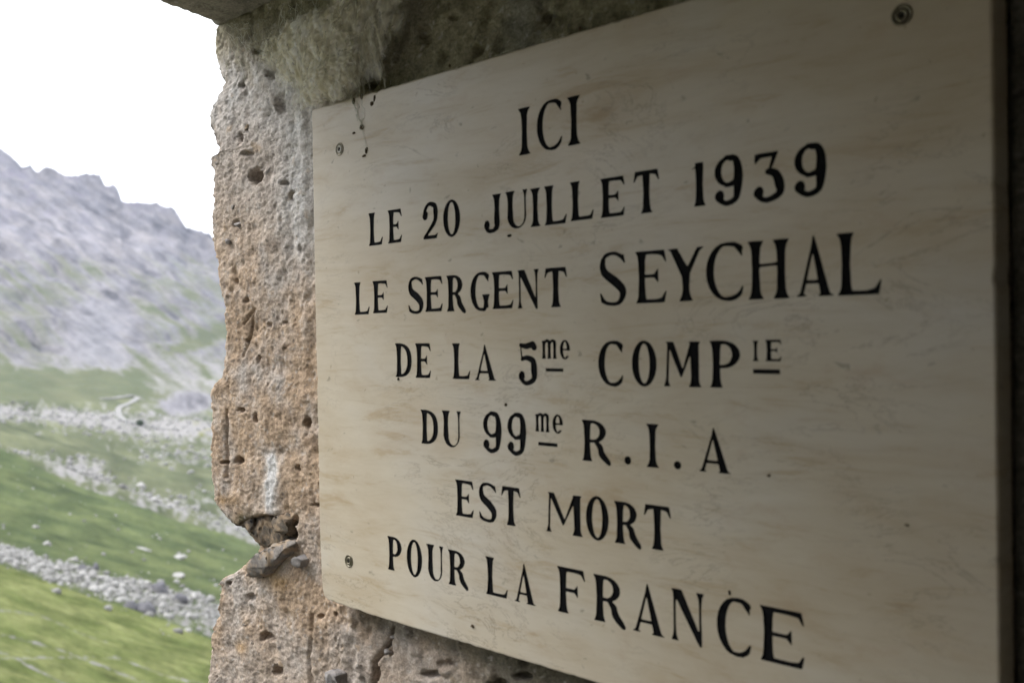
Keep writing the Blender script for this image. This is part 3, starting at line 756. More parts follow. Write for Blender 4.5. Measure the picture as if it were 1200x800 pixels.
PEB = [(325, 696, 9, 9, M_BLUE), (276, 263, 9, 7, M_BLUE), (264, 283, 6, 9, M_BLUE), (258, 684, 6, 9, M_SLATE), (253, 188, 8, 13, M_SLATE), (327, 778, 11, 10, M_SLATE),
       (459, 747, 8, 6, M_BLUE), (451, 764, 9, 6, M_BLUE), (312, 705, 11, 8, M_SLATE), (288, 150, 10, 8, M_SLATE), (270, 243, 8, 7, M_SLATE), (272, 470, 8, 7, M_SLATE), (284, 731, 12, 9, M_SLATE)]
for i, (a, b, c1, c2, mt) in enumerate(PEB):
    embed(a, b, c1, c2, 'pebble', mt, 40+i, .0195, .0034, random.uniform(-.5, .5), ico_=ICO3, amp=.5)

#@PLAQUE
# ------------------------------------------------------------------ plaque with cut letters
TXT = """I 607.5 621.5 614 126.5 181.8;C 629 658 643 118.8 176;I 665 680 672 113 170.3
L 432 448.5 436 249.8 288;E 454.5 471 460 246 285;2 495.5 513.3 503 238.8 280.3;0 519.3 539.3 529 234.7 277.5
J 567.3 587.5 579 228 271;U 592.6 618.3 604 223.6 268;I 621.4 633.3 627 220.7 265.8;L 637.9 664.1 643 218 264;L 668.2 695.7 674.5 213 258.8;E 703.5 732.3 708 209.3 255.3;T 742.4 772.7 758 199.7 249.8
1 810.8 826.7 818 190.8 242;9 837.5 870 852 184.2 238.3;3 883.3 918.3 899 178.6 234.2;9 930.8 968 949 170.3 227.5
L 415.3 433 419 331 368.8;E 436.7 454.4 441.5 329.3 367;S 478.4 496.3 487 325.3 367;E 498 518.7 504 324.4 365.3;R 523.3 544.7 528.5 322.7 365;G 551.3 572.7 561 320 364;E 576.7 601.6 582.5 318.7 362;N 605.3 632.7 612 316.5 361.4;T 638 664.7 650.5 313.7 360
S 702.8 733.5 716 296.3 357.5;E 744.8 781.2 752 294.8 355.5;Y 782.3 825.8 804 290.5 353;C 827.3 870.3 849 285.5 351.8;H 876.6 925 900 281.5 350.6;A 931.2 978.7 952 277.1 347.4;L 981 1033.4 993 273 346.3
D 463.3 482.4 467 402.3 441.7;E 486.7 505 490 402.3 442.6;L 530 551 535 402.3 444;A 555.3 582.4 568 404.3 445.7
5 607.7 629 618 402.3 448.8;m 634.7 652.7 643 398.5 420.3;e 656 668 662 398.5 420.7;- 639.5 660.2 650 431.5 435.3
C 701 729.5 715 400.5 451.8;O 740.5 769.5 754 399.8 452.5;M 777.5 821.7 800 400.3 453.3;P 831.7 867.5 840 399.2 454.2;i 881.7 889.2 885 399.2 423;f 896.7 915.8 905 398 423.3;- 882.5 914.2 898 432.5 438
D 493.3 513.3 497 480 519.7;U 518 540.3 528 481.3 523.7;9 566.2 587.5 577 483.7 528.3;9 594.7 616.3 605 485 531.3;m 627 644.2 635 484.7 505.8;e 647.5 659.7 653 485.8 507.5;- 630.8 653.3 642 518.4 522.6
R 682 714.2 689 492 540;. 731.7 739.7 736 534.2 544.2;I 757.5 772 764.5 496.7 547.5;. 789.7 798.3 794 540 549.7;A 817.5 857.5 836 501.7 553.5
E 533.8 555 539 562.1 604.4;S 561.3 581.9 571 566.3 610.6;T 587.5 610.3 599 570.6 615.6
M 639.9 682.4 660 578.5 625.4;O 686.7 713.3 700 582 632.7;R 720 750 727 587.4 636.5;T 754.7 786.5 772 592.4 644.3
P 454.2 470.8 458 628.3 667.5;O 476.7 494.7 485.5 632.8 675.5;U 500 519.7 511 638.8 680.8;R 525.3 547.5 530 644.2 685;L 569.2 595 575 652.5 696.7;A 601.7 628.3 614 660.8 706.5
F 653.3 685.8 661 664.2 717.5;R 695.8 731.3 703 673.3 727.5;A 740 779.7 758 684.5 742;N 785 826.7 800 691 751.5;C 840 879.2 861 701.3 767.2;E 890.8 942.5 899 710 774.2"""
GR = 130
def glyph(ch, w_, t, h_m):
    """contours of one hand-cut letter; box 0..w_ by 0..1, heavy stroke t, hairline th"""
    th = max(.048, .32*t); pad = .12
    nx = int((w_+2*pad)*GR); ny = int((1+2*pad)*GR)
    gx = (np.arange(nx)+.5)/GR-pad; gy = (np.arange(ny)+.5)/GR-pad
    X, Y = np.meshgrid(gx, gy); F = np.zeros_like(X)
    def add(m, sub=False):
        nonlocal F
        F = np.where(m, 0.0 if sub else 1.0, F)
    def poly(p):
        ins = np.zeros(X.shape, bool); n = len(p)
        for i in range(n):
            (x0, y0), (x1, y1) = p[i], p[(i+1) % n]
            if y0 == y1: continue
            cnd = ((y0 > Y) != (y1 > Y)) & (X < (x1-x0)*(Y-y0)/(y1-y0)+x0); ins ^= cnd
        add(ins); return ins
    def stroke(p, r):
        p = np.array(p, float); r = np.array(r, float); n = len(p); k_ = np.arange(n); s = np.linspace(0, n-1, 26*(n-1))
        i = np.minimum(s.astype(int), n-2); f = (s-i)[:, None]
        pm, pa, pb, pc = p[np.maximum(i-1, 0)], p[i], p[i+1], p[np.minimum(i+2, n-1)]
        C = .5*((2*pa)+(-pm+pb)*f+(2*pm-5*pa+4*pb-pc)*f**2+(-pm+3*pa-3*pb+pc)*f**3)
        R = np.interp(s, k_, r); m = np.zeros(X.shape, bool)
        for (a, b), q in zip(C, R): m |= (X-a)**2+(Y-b)**2 < q*q
        add(m)
    def serif(x, yb, d, tt, sp=None, l=1, r_=1, hb=.17):
        sp = (sp or min(.085, .3*w_))*1.12; s_ = yb+d*.032; b = yb+d*hb
        poly([(x-tt/2-sp*l, yb), (x+tt/2+sp*r_, yb), (x+tt/2+sp*.75*r_, s_), (x+tt/2+sp*.32*r_, yb+d*hb*.46), (x+tt/2, b), (x-tt/2, b), (x-tt/2-sp*.32*l, yb+d*hb*.46), (x-tt/2-sp*.75*l, s_)])
    def stem(x, tt=None, y0=0, y1=1, top=True, bot=True, l=1, r_=1, sp=None):
        tt = tt or t; g = .06*tt
        poly([(x-tt/2-g, y0), (x+tt/2+g, y0), (x+tt/2-g, (y0+y1)/2), (x+tt/2+g, y1), (x-tt/2-g, y1), (x-tt/2+g, (y0+y1)/2)])
        if top: serif(x, y1, -1, tt, sp, l, r_)
        if bot: serif(x, y0, 1, tt, sp, l, r_)
    def ring(cx, cy, rx, ry, tt, tb, x0=-9, x1=9, off=0):
        o_m = ((X-cx)/rx)**2+((Y-cy)/ry)**2 < 1
        i_m = ((X-cx-off)/(rx-tt))**2+((Y-cy)/(ry-tb))**2 < 1
        return o_m & ~i_m & (X > x0) & (X < x1)
    def wing(x, y, d, hgt, out, wd=None):
        wd = wd or max(t*1.0, .12); hgt = hgt*1.2
        poly([(x-wd, y), (x, y), (x+out, y+d*hgt), (x+out-th*.5, y+d*hgt), (x-wd*.35, y+d*hgt*.45), (x-wd*1.1, y+d*th*1.4)])
    sv = min(.07, .22*w_); sx_ = sv+t/2
    if ch in 'Ii': stem(w_/2, min(t, w_*.5), sp=max(.02, (w_-min(t, w_*.5))/2))
    elif ch in 'LEFf':
        stem(sx_, l=1, r_=.8, sp=sv)
        if ch in 'EFf':
            poly([(sx_, 1), (w_-.05, 1), (w_-.05, 1-th*1.3), (sx_, 1-th*1.3)]); wing(w_-.045, 1, -1, .19, .045)
            my = .52; xr = sx_+(w_-sx_)*.62
            poly([(sx_, my+th*.6), (xr, my+th*.6), (xr, my-th*.6), (sx_, my-th*.6)])
            poly([(xr-.075, my+th*.5), (xr-.01, my+.10), (xr+.03, my+.15), (xr+.03, my-.15), (xr-.01, my-.10), (xr-.075, my-th*.5)])
        if ch in 'LEf': poly([(sx_, 0), (w_-.05, 0), (w_-.05, th*1.4), (sx_, th*1.4)]); wing(w_-.05, 0, 1, .19 if ch != 'L' else .2, .05)
    elif ch == 'T':
        stem(w_/2, top=False, sp=sv)
        poly([(.05, 1), (w_-.05, 1), (w_-.05, 1-th*1.4), (.05, 1-th*1.4)])
        wing(w_-.045, 1, -1, .21, .045)
        wd = max(t, .12); poly([(.045+wd, 1), (.045, 1), (0, 1-.25), (th*.5, 1-.25), (.045+wd*.35, 1-.115), (.045+wd*1.1, 1-th*1.4)])
    elif ch == 'H':
        stem(sx_, sp=sv); stem(w_-sx_, sp=sv); poly([(sx_, .60), (w_-sx_, .62), (w_-sx_, .62-th), (sx_, .60-th)])
    elif ch == 'U':
        stem(sx_, y0=.28, bot=False, sp=sv); x2 = w_-sv*.8-th/2; stem(x2, th, y0=.28, bot=False, sp=sv*.8)
        xl = sx_-t/2; xr = x2+th/2; m = ring((xl+xr)/2, .30, (xr-xl)/2, .315, th, th*1.3)
        o_m = (((X-(xl+xr)/2)/((xr-xl)/2))**2+((Y-.30)/.315)**2 < 1) & (Y <= .31)
        cx = (xl+t+xr-th)/2; rx = (xr-th-xl-t)/2; i_m = (((X-cx)/rx)**2+((Y-.31)/.27)**2 < 1) | ((Y > .31) & (np.abs(X-cx) < rx))
        add(o_m & ~i_m)
    elif ch == 'N':
        x1 = sv*.8+th; x2 = w_-sv*.8-th
        stem(x1, th, top=False, sp=sv*.8); stem(x2, th, bot=False, y0=.05, sp=sv*.8)
        poly([(x1-sv*1.2, 1), (x1+t*.9, 1), (x2+th/2, .12), (x2+th/2, -.03), (x2-th*.4, -.03), (x1-th/2, .93)])
    elif ch == 'M':
        x1 = sv*.8+th*.6; x2 = w_-sx_
        poly([(x1-th/2, 0), (x1+th/2, 0), (x1+th/2+.05, 1), (x1-th/2+.05, 1)]); serif(x1, 0, 1, th, sv*.8)
        vx = (x1+x2)/2
        poly([(x1-.05, 1), (x1+t*.95, 1), (vx+t*.42, .32), (vx+.01, .22), (vx-.01, .22), (x1+.03, .95)])
        poly([(vx-.012, .21), (vx+.03, .22), (x2+t*.1, 1), (x2-t*.55, 1)])
        poly([(x2-t/2-.045, 1), (x2+t/2+sv*.9, 1), (x2+t/2+.01, .94), (x2+t/2+.01, 0), (x2-t/2+.01, 0), (x2-t/2-.03, .93)]); serif(x2+.005, 0, 1, t, sv)
    elif ch == 'A':
        ap = w_*.47
        poly([(ap-.01, 1.02), (ap+.02, 1.02), (w_-sv-t*.1, .02), (w_-sv-t*1.15, .02), (ap-t*.18, .86)])
        poly([(ap-.015, .93), (ap+.02, .87), (sv+th*1.6, 0), (sv+th*.2, 0)])
        serif(sv+th, 0, 1, th, sv, hb=.07); serif(w_-sv-t*.6, 0, 1, t, sv*.9, hb=.055)
        poly([(w_*.2, .27), (w_*.72, .27), (w_*.72, .27-th), (w_*.2, .27-th)])
    elif ch == 'Y':
        cx = w_*.5; stem(cx, y1=.5, top=False, sp=sv)
        poly([(.05, 1), (.05+t*1.05, 1), (cx+t*.5, .58), (cx+t*.5, .45), (cx-t*.5, .45)])
        poly([(w_-.07, 1), (w_-.07-th*1.7, 1), (cx+t*.05, .60), (cx+t*.5, .5)])
        poly([(0, 1), (.05+t*1.2, 1), (.05+t*.9, .93), (.05+t*.2, .95)]); poly([(w_-.17, 1), (w_, 1), (w_-.08, .945), (w_-.15, .93)])
    elif ch in 'O0':
        add(ring(w_/2, .5, w_/2, .52, t*1.0, th*1.15))
    elif ch in 'CG':
        cx = w_*.56; m = ring(cx, .5, cx, .52, t*1.02, th*1.1, off=.0) & ~((X > cx+.0) & (np.abs(Y-.5) < .30+(.0)))
        m &= (X < w_-.02)
        add(m & (X <= cx)); xr = w_-.02
        stroke([(cx-.02, 1.02-th*.6), (cx+(xr-cx)*.55, .975), (xr-.03, .90)], [th*.55, th*.8, th*1.2])
        poly([(xr-t*.55, .95), (xr-.01, .97), (xr+.02, .76), (xr-.005, .76), (xr-t*.5, .88)])
        if ch == 'C': stroke([(cx-.03, -.02+th*.6), (cx+(w_-cx)*.4, .02), (w_-.06, .10), (w_-.005, .22)], [th*.6, th*.8, th*.8, th*.3])
        else:
            stroke([(cx-.03, -.02+th*.6), (cx+(xr-cx)*.5, .02), (xr-t*.6, .09)], [th*.6, th*.8, th*.9])
            stem(xr-t*.45, t*.9, y0=.06, y1=.42, bot=False, sp=sv*.9)
    elif ch == 'S':
        h = t*.52; a = th*.6
        stroke([(w_-.03, .80), (w_*.80, .93), (w_*.5, 1.0-a*.3), (w_*.2, .93), (h*.9, .76), (w_*.22, .60), (w_*.55, .46), (w_-h*1.2, .30), (w_-h*1.0, .16), (w_*.72, .03), (w_*.42, -.0+a*.3), (w_*.16, .06), (.03, .2)],
               [th*.3, a*1.3, a, a*1.3, h*.85, h*1.0, h*1.1, h*1.05, h*.85, a*1.3, a, a*1.3, th*.35])
        poly([(w_-.05, .97), (w_-.01, .78), (w_-.05, .80), (w_-t*.7, .92)]); poly([(.035, .03), (.0, .23), (.03, .22), (t*.65, .07)])
    elif ch == 'D':
        stem(sx_, l=1, r_=0, sp=sv); x0 = sx_; rx = w_-x0
        o_m = ((np.abs(X-x0)/rx)**2.5+(np.abs(Y-.5)/.5)**2.5 < 1) & (X > x0); i_m = ((np.abs(X-x0)/(rx-t))**2.5+(np.abs(Y-.5)/(.5-th*1.2))**2.5 < 1) & (X > x0); add(o_m & ~i_m)
    elif ch in 'PR':
        bw = w_ if ch == 'P' else w_*.88; mid = .42 if ch == 'P' else .46; cy = (1+mid)/2; ry = (1-mid)/2; x0 = sx_+.02 if bw-sx_ < .25 else sx_+(bw-sx_)*.3; rx = bw-x0
        o_m = (((X-x0)/rx)**2+((Y-cy)/ry)**2 < 1) & (X > x0) | ((X >= sx_) & (X <= x0) & (np.abs(Y-cy) < ry))
        rxi = max(rx-t, .02); i_m = (((X-x0)/rxi)**2+((Y-cy)/(ry-th*1.15))**2 < 1) & (X > x0) | ((X >= sx_) & (X <= x0) & (np.abs(Y-cy) < ry-th*1.15))
        add(o_m & ~i_m); stem(sx_, sp=sv, r_=.8)
        if ch == 'R':
            stroke([(w_*.5, mid+.01), (w_*.66, .36), (w_*.72, .2), (w_-.05, .02), (w_, -.02)], [th*.6, t*.42, t*.48, t*.36, th*.5])
    elif ch == 'J':
        xs_ = w_-sv-t/2; stem(xs_, y0=.2, bot=False, sp=sv)
        stroke([(xs_, .22), (xs_-.01, .10), (w_*.5, .0), (w_*.22, .02), (t*.45, .14)], [t*.5, t*.45, th*.8, th*.9, t*.4]); stroke([(t*.5, .16), (t*.55, .2)], [t*.55, t*.5])
    elif ch == '1':
        stem(w_*.56, top=False, sp=max(.03, (w_-t)/2-.02)); poly([(w_*.56, 1), (w_*.56+t/2, 1), (w_*.56+t/2, .9), (w_*.56-t/2, .9), (w_*.5-t/2-.03, .87), (0, .84), (0, .87), (w_*.4, .95)])
    elif ch == '2':
        h = t*.5
        stroke([(h, .70), (h*1.1, .84), (w_*.42, .99), (w_*.78, .93), (w_-h, .76), (w_*.80, .50), (w_*.42, .24), (.06, .05)], [h*.9, th*1.0, th*.8, h*.8, h, h*.75, th*.9, th*.7])
        stroke([(h*1.05, .66), (h*1.2, .70)], [h*1.15, h*1.1]); poly([(.0, 0), (w_*.9, 0), (w_, .16), (w_*.93, .15), (w_*.82, .105), (.12, .105)])
    elif ch == '3':
        h = t*.5
        poly([(.03, .99), (w_*.80, 1.0), (w_*.84, .985), (w_*.55, .58), (w_*.48, .60), (w_*.62, .90), (.16, .89), (.045, .78), (.015, .79)])
        stroke([(w_*.46, .595), (w_*.72, .54), (w_-h, .34), (w_*.86, .12), (w_*.5, .0), (w_*.24, .03), (h*.9, .14)], [th*.9, h*.9, h*1.15, h*.8, th*.9, th*.9, h*.8])
        stroke([(h*1.1, .16), (h*1.3, .20)], [h*1.2, h*1.0])
    elif ch == '5':
        h = t*.5
        poly([(.06, .99), (.10, .97), (.15, .58), (.10, .58)])
        stroke([(.08, .96), (w_*.45, .93), (w_*.78, .98), (w_*.86, .93)], [th*.8, h*.75, h*.8, h*.9]); stroke([(w_*.86, .92), (w_*.9, .90)], [h*1.0, h*.8])
        stroke([(.12, .60), (w_*.45, .64), (w_*.8, .56), (w_-h, .34), (w_*.84, .11), (w_*.5, .0), (w_*.26, .03), (h, .15)], [th*.7, th*1.0, h*.9, h*1.15, h*.8, th*.9, th*.9, h*.8])
        stroke([(h*1.1, .17), (h*1.25, .21)], [h*1.15, h])
    elif ch == '9':
        h = t*.5
        add(ring(w_*.47, .69, w_*.47, .32, t*.85, th*1.2) & (X < w_*.6))
        stroke([(w_*.42, 1-th*.1), (w_*.72, .96), (w_-h*1.1, .80), (w_-h, .55), (w_-h*1.2, .30), (w_*.76, .09), (w_*.48, .0), (w_*.26, .04), (w_*.15, .14)], [th*.7, h*.7, h*.95, h*1.15, h*1.0, h*.7, th*.9, th*.9, h*.8])
        stroke([(w_*.40, .37+th*.4), (w_*.66, .42), (w_-h*1.2, .58)], [th*.7, th*.8, th])
        stroke([(w_*.17, .16), (w_*.19, .20)], [h*1.2, h])
    elif ch == 'm':
        s3 = (w_-.1)/2; t2 = t*.9
        for j in range(3): stem(.06+t2/2+j*(w_-.12-t2)/2, t2, top=False, y1=.86 if j else .97, sp=.05)
        for j in range(2):
            a = .06+t2/2+j*(w_-.12-t2)/2; b = a+(w_-.12-t2)/2; stroke([(a, .78), ((a+b)/2, .97), (b-.01, .90), (b, .78)], [th, th, t2*.5, t2*.5])
        poly([(0, .93), (.06+t2, 1), (.06+t2, .85), (.0, .89)])
    elif ch == 'e':
        add(ring(w_/2, .5, w_/2, .52, t, th*1.3) & ~((X > w_*.5) & (Y < .45) & (Y > .18)))
        poly([(t*.6, .55), (w_-t*.6, .55), (w_-t*.6, .55-th*1.2), (t*.6, .55-th*1.2)])
    elif ch == '-': poly([(0, 0), (w_, 0), (w_, 1), (0, 1)])
    elif ch == '.': add(((X-w_/2)/(w_/2))**2+((Y-.5)/.5)**2 < 1)
    # soften as paint and chisel do
    r_ = max(1, int(.35+GR*.010)); kx = np.array([1, 4, 6, 4, 1.])/16
    F += 0
    for _ in range(2 if ch not in '-.' else 1):
        F = sum(kx[i]*np.roll(F, i-2, 0) for i in range(5)); F = sum(kx[i]*np.roll(F, i-2, 1) for i in range(5))
    wob = fbm(X*5+h_m*77, Y*5, w_*31, 3)*.10; F = F-wob*(F > .02)*(F < .98)
    return march(F, gx, gy, .45)
def march(F, gx, gy, lv):
    S = F > lv; cells = S[:-1, :-1].astype(int)+2*S[:-1, 1:]+4*S[1:, 1:]+8*S[1:, :-1]
    iy, ix = np.nonzero((cells > 0) & (cells < 15)); nxt = {}; pos = {}
    T = {1: [(3, 0)], 2: [(0, 1)], 3: [(3, 1)], 4: [(1, 2)], 5: [(3, 0), (1, 2)], 6: [(0, 2)], 7: [(3, 2)], 8: [(2, 3)], 9: [(2, 0)], 10: [(0, 1), (2, 3)], 11: [(2, 1)], 12: [(1, 3)], 13: [(1, 0)], 14: [(0, 3)]}
    def ed(j, i, e):
        if e == 0: k_ = ('h', j, i); a, b = F[j, i], F[j, i+1]; q = (lv-a)/(b-a); p = (gx[i]+q*(gx[i+1]-gx[i]), gy[j])
        elif e == 2: k_ = ('h', j+1, i); a, b = F[j+1, i], F[j+1, i+1]; q = (lv-a)/(b-a); p = (gx[i]+q*(gx[i+1]-gx[i]), gy[j+1])
        elif e == 3: k_ = ('v', j, i); a, b = F[j, i], F[j+1, i]; q = (lv-a)/(b-a); p = (gx[i], gy[j]+q*(gy[j+1]-gy[j]))
        else: k_ = ('v', j, i+1); a, b = F[j, i+1], F[j+1, i+1]; q = (lv-a)/(b-a); p = (gx[i+1], gy[j]+q*(gy[j+1]-gy[j]))
        pos[k_] = p; return k_
    for j, i in zip(iy, ix):
        for a, b in T[cells[j, i]]: nxt[ed(j, i, a)] = ed(j, i, b)
    loops = []; seen = set()
    for s in list(nxt):
        if s in seen: continue
        L = []; c_ = s
        while c_ is not None and c_ not in seen: seen.add(c_); L.append(pos[c_]); c_ = nxt.get(c_)
        if len(L) < 12: continue
        L = np.array(L)
        # thin out points on straight runs
        keep = [0]
        for q in range(1, len(L)-1):
            a, b = L[keep[-1]], L[q+1] if q+1 < len(L) else L[0]; m_ = L[q]; ab = b-a; n = np.hypot(*ab)+1e-9
            if abs(ab[0]*(m_-a)[1]-ab[1]*(m_-a)[0])/n > .0016 or n > .12: keep.append(q)
        L = L[keep]
        if len(L) >= 4: loops.append(L)
    return loops

def fill(loops):
    cu = bpy.data.curves.new('c', 'CURVE'); cu.dimensions = '2D'; cu.fill_mode = 'FRONT'
    for L in loops:
        sp = cu.splines.new('POLY'); sp.points.add(len(L)-1); sp.use_cyclic_u = True
        sp.points.foreach_set('co', np.concatenate([L, np.zeros((len(L), 1)), np.ones((len(L), 1))], 1).ravel())
    ob = bpy.data.objects.new('c', cu); COL.objects.link(ob); bpy.context.view_layer.update()
    me = bpy.data.meshes.new_from_object(ob.evaluated_get(bpy.context.evaluated_depsgraph_get()))
    V = np.zeros(len(me.vertices)*3); me.vertices.foreach_get('co', V); V = V.reshape(-1, 3)
    F = [list(p.vertices) for p in me.polygons]
    sgn = sum(p.normal.z for p in me.polygons)
    if sgn < 0: F = [f[::-1] for f in F]
    bpy.data.objects.remove(ob); bpy.data.curves.remove(cu); bpy.data.meshes.remove(me)
    return V, F
PW, PH, PT = .5935, .225, .020
plaque = thing('memorial_plaque', 'cream marble memorial plaque with black engraved French inscription, screwed to the wall', 'plaque', (-PW/2, .0, 0))
PO = np.array([-PW/2, 0, 0])
bl = [(374.3, 628), (374.9, 645), (375.6, 662), (376.4, 678), (377.4, 690), (379.2, 698.5), (384, 703.2), (394, 707.2), (410, 712.8), (436, 721.5)]
bx, bz = on_wall([q[0] for q in bl], [q[1] for q in bl])
out = [(0, -PH), (0, PH), (-PW+.001, PH), (-PW, PH-.001)]
out += [(a, b) for a, b in zip(bx, bz)]
out[0] = (0, -PH); 
# resample outline, with slight chips
L = []
for a, b in zip(out, out[1:]+out[:1]):
    n = max(1, int(math.hypot(a[0]-b[0], a[1]-b[1])/.004)); L += [(a[0]+(b[0]-a[0])*t/n, a[1]+(b[1]-a[1])*t/n) for t in range(n)]
L = np.array(L); dn = np.roll(L, -1, 0)-np.roll(L, 1, 0); nn = np.stack([-dn[:, 1], dn[:, 0]], 1); nn /= np.linalg.norm(nn, axis=1)[:, None]
ar = .5*np.sum(L[:, 0]*np.roll(L[:, 1], -1)-np.roll(L[:, 0], -1)*L[:, 1])
if ar < 0: L = L[::-1].copy(); dn = np.roll(L, -1, 0)-np.roll(L, 1, 0); nn = np.stack([-dn[:, 1], dn[:, 0]], 1); nn /= np.linalg.norm(nn, axis=1)[:, None]
chip = np.clip(fbm(L[:, 0]/.012, L[:, 1]/.012, 5, 3)-.18, 0, 1)*.004+.00035*(1+fbm(L[:, 0]/.004, L[:, 1]/.004, 1, 2))
L = L+nn*chip[:, None]                                        # nn points inwards for a counter-clockwise outline
rings = [(L+nn*.0016, 0.0), (L+nn*.0006, .0004), (L, .0014), (L, PT)]
LET = []
lines = [s for s in TXT.split('\n')]
NAMES = {'-': 'underline', '.': 'full_stop'}
for ln in lines:
    for it in ln.split(';'):
        ch, xl, xr, xm, yt, yb = it.split(); xl, xr, xm, yt, yb = map(float, (xl, xr, xm, yt, yb))
        Xl = on_wall(xl, (yt+yb)/2)[0].item(); Xr = on_wall(xr, (yt+yb)/2)[0].item(); Zt = on_wall(xm, yt)[1].item(); Zb = on_wall(xm, yb)[1].item()
        if ch == 'J' or ch in 'OCGSU0': Zb += .0004
        h = Zt-Zb; W = (Xr-Xl)/h
        t = (.0056 if h > .022 else .0031)/h*(1.1 if Zt < -.11 and Xl > -.32 else 1)
        LET.append((ch, Xl, Zb, h, glyph(ch, W, t, h)))
holes = []
for ch, X0, Z0, h, lo in LET:
    for q in lo: holes.append(np.stack([X0+q[:, 0]*h, Z0+q[:, 1]*h], 1))
# screw holes are hidden below the screw rings
V, F = fill([rings[0][0]]+holes)
FV = np.stack([V[:, 0], np.zeros(len(V)), V[:, 1]], 1); FF = [f for f in F]
nb = len(FV); body = []
n = len(L)
RV = np.concatenate([np.stack([q[:, 0], np.full(n, yv), q[:, 1]], 1) for q, yv in rings]); 
for a in range(3):
    for i in range(n):
        j = (i+1) % n; FF.append([nb+a*n+i, nb+a*n+n+i, nb+a*n+n+j, nb+a*n+j])
FF.append([nb+3*n+i for i in range(n)][::-1])
slab = meshobj('slab', np.concatenate([FV, RV])-PO, FF, M_MARBLE, plaque)
allv = np.concatenate([FV, RV]); apx, apy = to_px(allv)
# the front is one flat filled face set, so the grime mask lives on a fine strip mesh: see grime attribute below
set_attr(slab, 'grime', np.zeros(len(allv)))
DEP = .0009
for ch, X0, Z0, h, lo in LET:
    H = [np.stack([X0+q[:, 0]*h, Z0+q[:, 1]*h], 1) for q in lo]
    V, F = fill(H); n0 = len(V)
    VV = [np.stack([V[:, 0], np.full(n0, DEP), V[:, 1]], 1)]; FL = [list(f) for f in F]; nb = n0
    for q in H:
        m_ = len(q); VV += [np.stack([q[:, 0], np.full(m_, .00002), q[:, 1]], 1), np.stack([q[:, 0], np.full(m_, DEP), q[:, 1]], 1)]
        FL += [[nb+i, nb+(i+1) % m_, nb+m_+(i+1) % m_, nb+m_+i] for i in range(m_)]; nb += 2*m_
    o = meshobj(NAMES.get(ch, 'letter'), np.concatenate(VV)-PO, FL, M_PAINT, plaque)

def lathe(name, prof, loc, mat, parent, seg=28, tilt=0):
    V = []; F = []
    for r_, yv in prof:
        for i in range(seg): a = 2*math.pi*i/seg; V.append((r_*math.cos(a), yv, r_*math.sin(a)))
    for k_ in range(len(prof)-1):
        for i in range(seg): j = (i+1) % seg; F.append([k_*seg+i, k_*seg+j, (k_+1)*seg+j, (k_+1)*seg+i])
    F.append([(len(prof)-1)*seg+i for i in range(seg)][::-1])
    o = meshobj(name, V, F, mat, parent, True); o.location = loc; return o
for (sx0, sy0) in ((398, 175), (409, 657), (1057, 18), None or (1062, 862)):
    X, Z = on_wall(float(sx0), float(sy0)); X, Z = X.item()-PO[0], Z.item()
    if sy0 > 800: Z = -.1825; X = -.0463-PO[0]
    sc = lathe('screw', [(.0058, .0001), (.0058, -.0003), (.0053, -.0006), (.0046, -.0004), (.0044, -.0001), (.0001, -.0001)], (X, 0, Z), M_SCREW, plaque)
    lathe('cap', [(.0036, .0003), (.0036, -.0003), (.0031, -.0006), (.0018, -.0006), (.0018, -.0003), (.0001, -.0003)], (0, -.0001, 0), M_CAP if sx0 == 398 else M_SCREW, sc)
    lathe('screw_hole', [(.0017, -.0003), (.0010, -.0005), (.0001, -.0005)], (0, -.0002, 0), M_DARK, sc)

def fleck(px, py, wp, hp, rot, mat, name='dirt_fleck', thick=.0012, seed=1):
    X, Z = on_wall(float(px), float(py)); X, Z = X.item(), Z.item(); dist = abs((np.array([X, 0, Z])-CAM)@FWD)
    fs_ = 1/(.6+.4*(px-380)/700)
    v, f = rock_shape(ICO2, 300+seed, 1, .5); v = v*np.array([wp*dist/FPX*fs_/2, thick, hp*dist/FPX/2])
    ca, sa = math.cos(rot), math.sin(rot); v = np.stack([v[:, 0]*ca-v[:, 2]*sa, v[:, 1], v[:, 0]*sa+v[:, 2]*ca], 1)
    return meshobj(name, v+np.array([X, -.0002, Z])-PO, f, mat, plaque, True)
for i, a in enumerate(((429.5, 177, 2.2, 9, -.25, M_DIRT), (427, 183, 4.5, 3.5, .2, M_DIRT), (597, 276, 6, 3, 0, M_PAINT), (424, 149, 5.5, 7, 0, M_DIRT), (414.5, 119, 3.5, 8, -.1, M_DIRT), (424, 113.5, 3, 8, .3, M_DIRT),
                       (439, 115, 2, 9, -.2, M_DIRT), (436, 122, 4, 6, 0, M_DIRT), (415, 156, 3, 3, 0, M_DIRT), (855, 694, 2.6, 6, .1, M_PAINT), (901, 557, 4, 4, 0, M_DIRT), (554, 733, 5, 4, 0, M_DIRT), (640, 770, 0.1, .1, 0, M_DIRT),
                       (467, 444, 2, 4, 0, M_PAINT), (593, 474, 4, 4, .4, M_DIRT), (1063, 615, 6, 3, 0, M_DIRT), (680, 34, 3, 5, 0, M_DIRT), (527, 77, 2, 5, 0, M_DIRT))):
    if a[2] > 1: fleck(*a, seed=i)

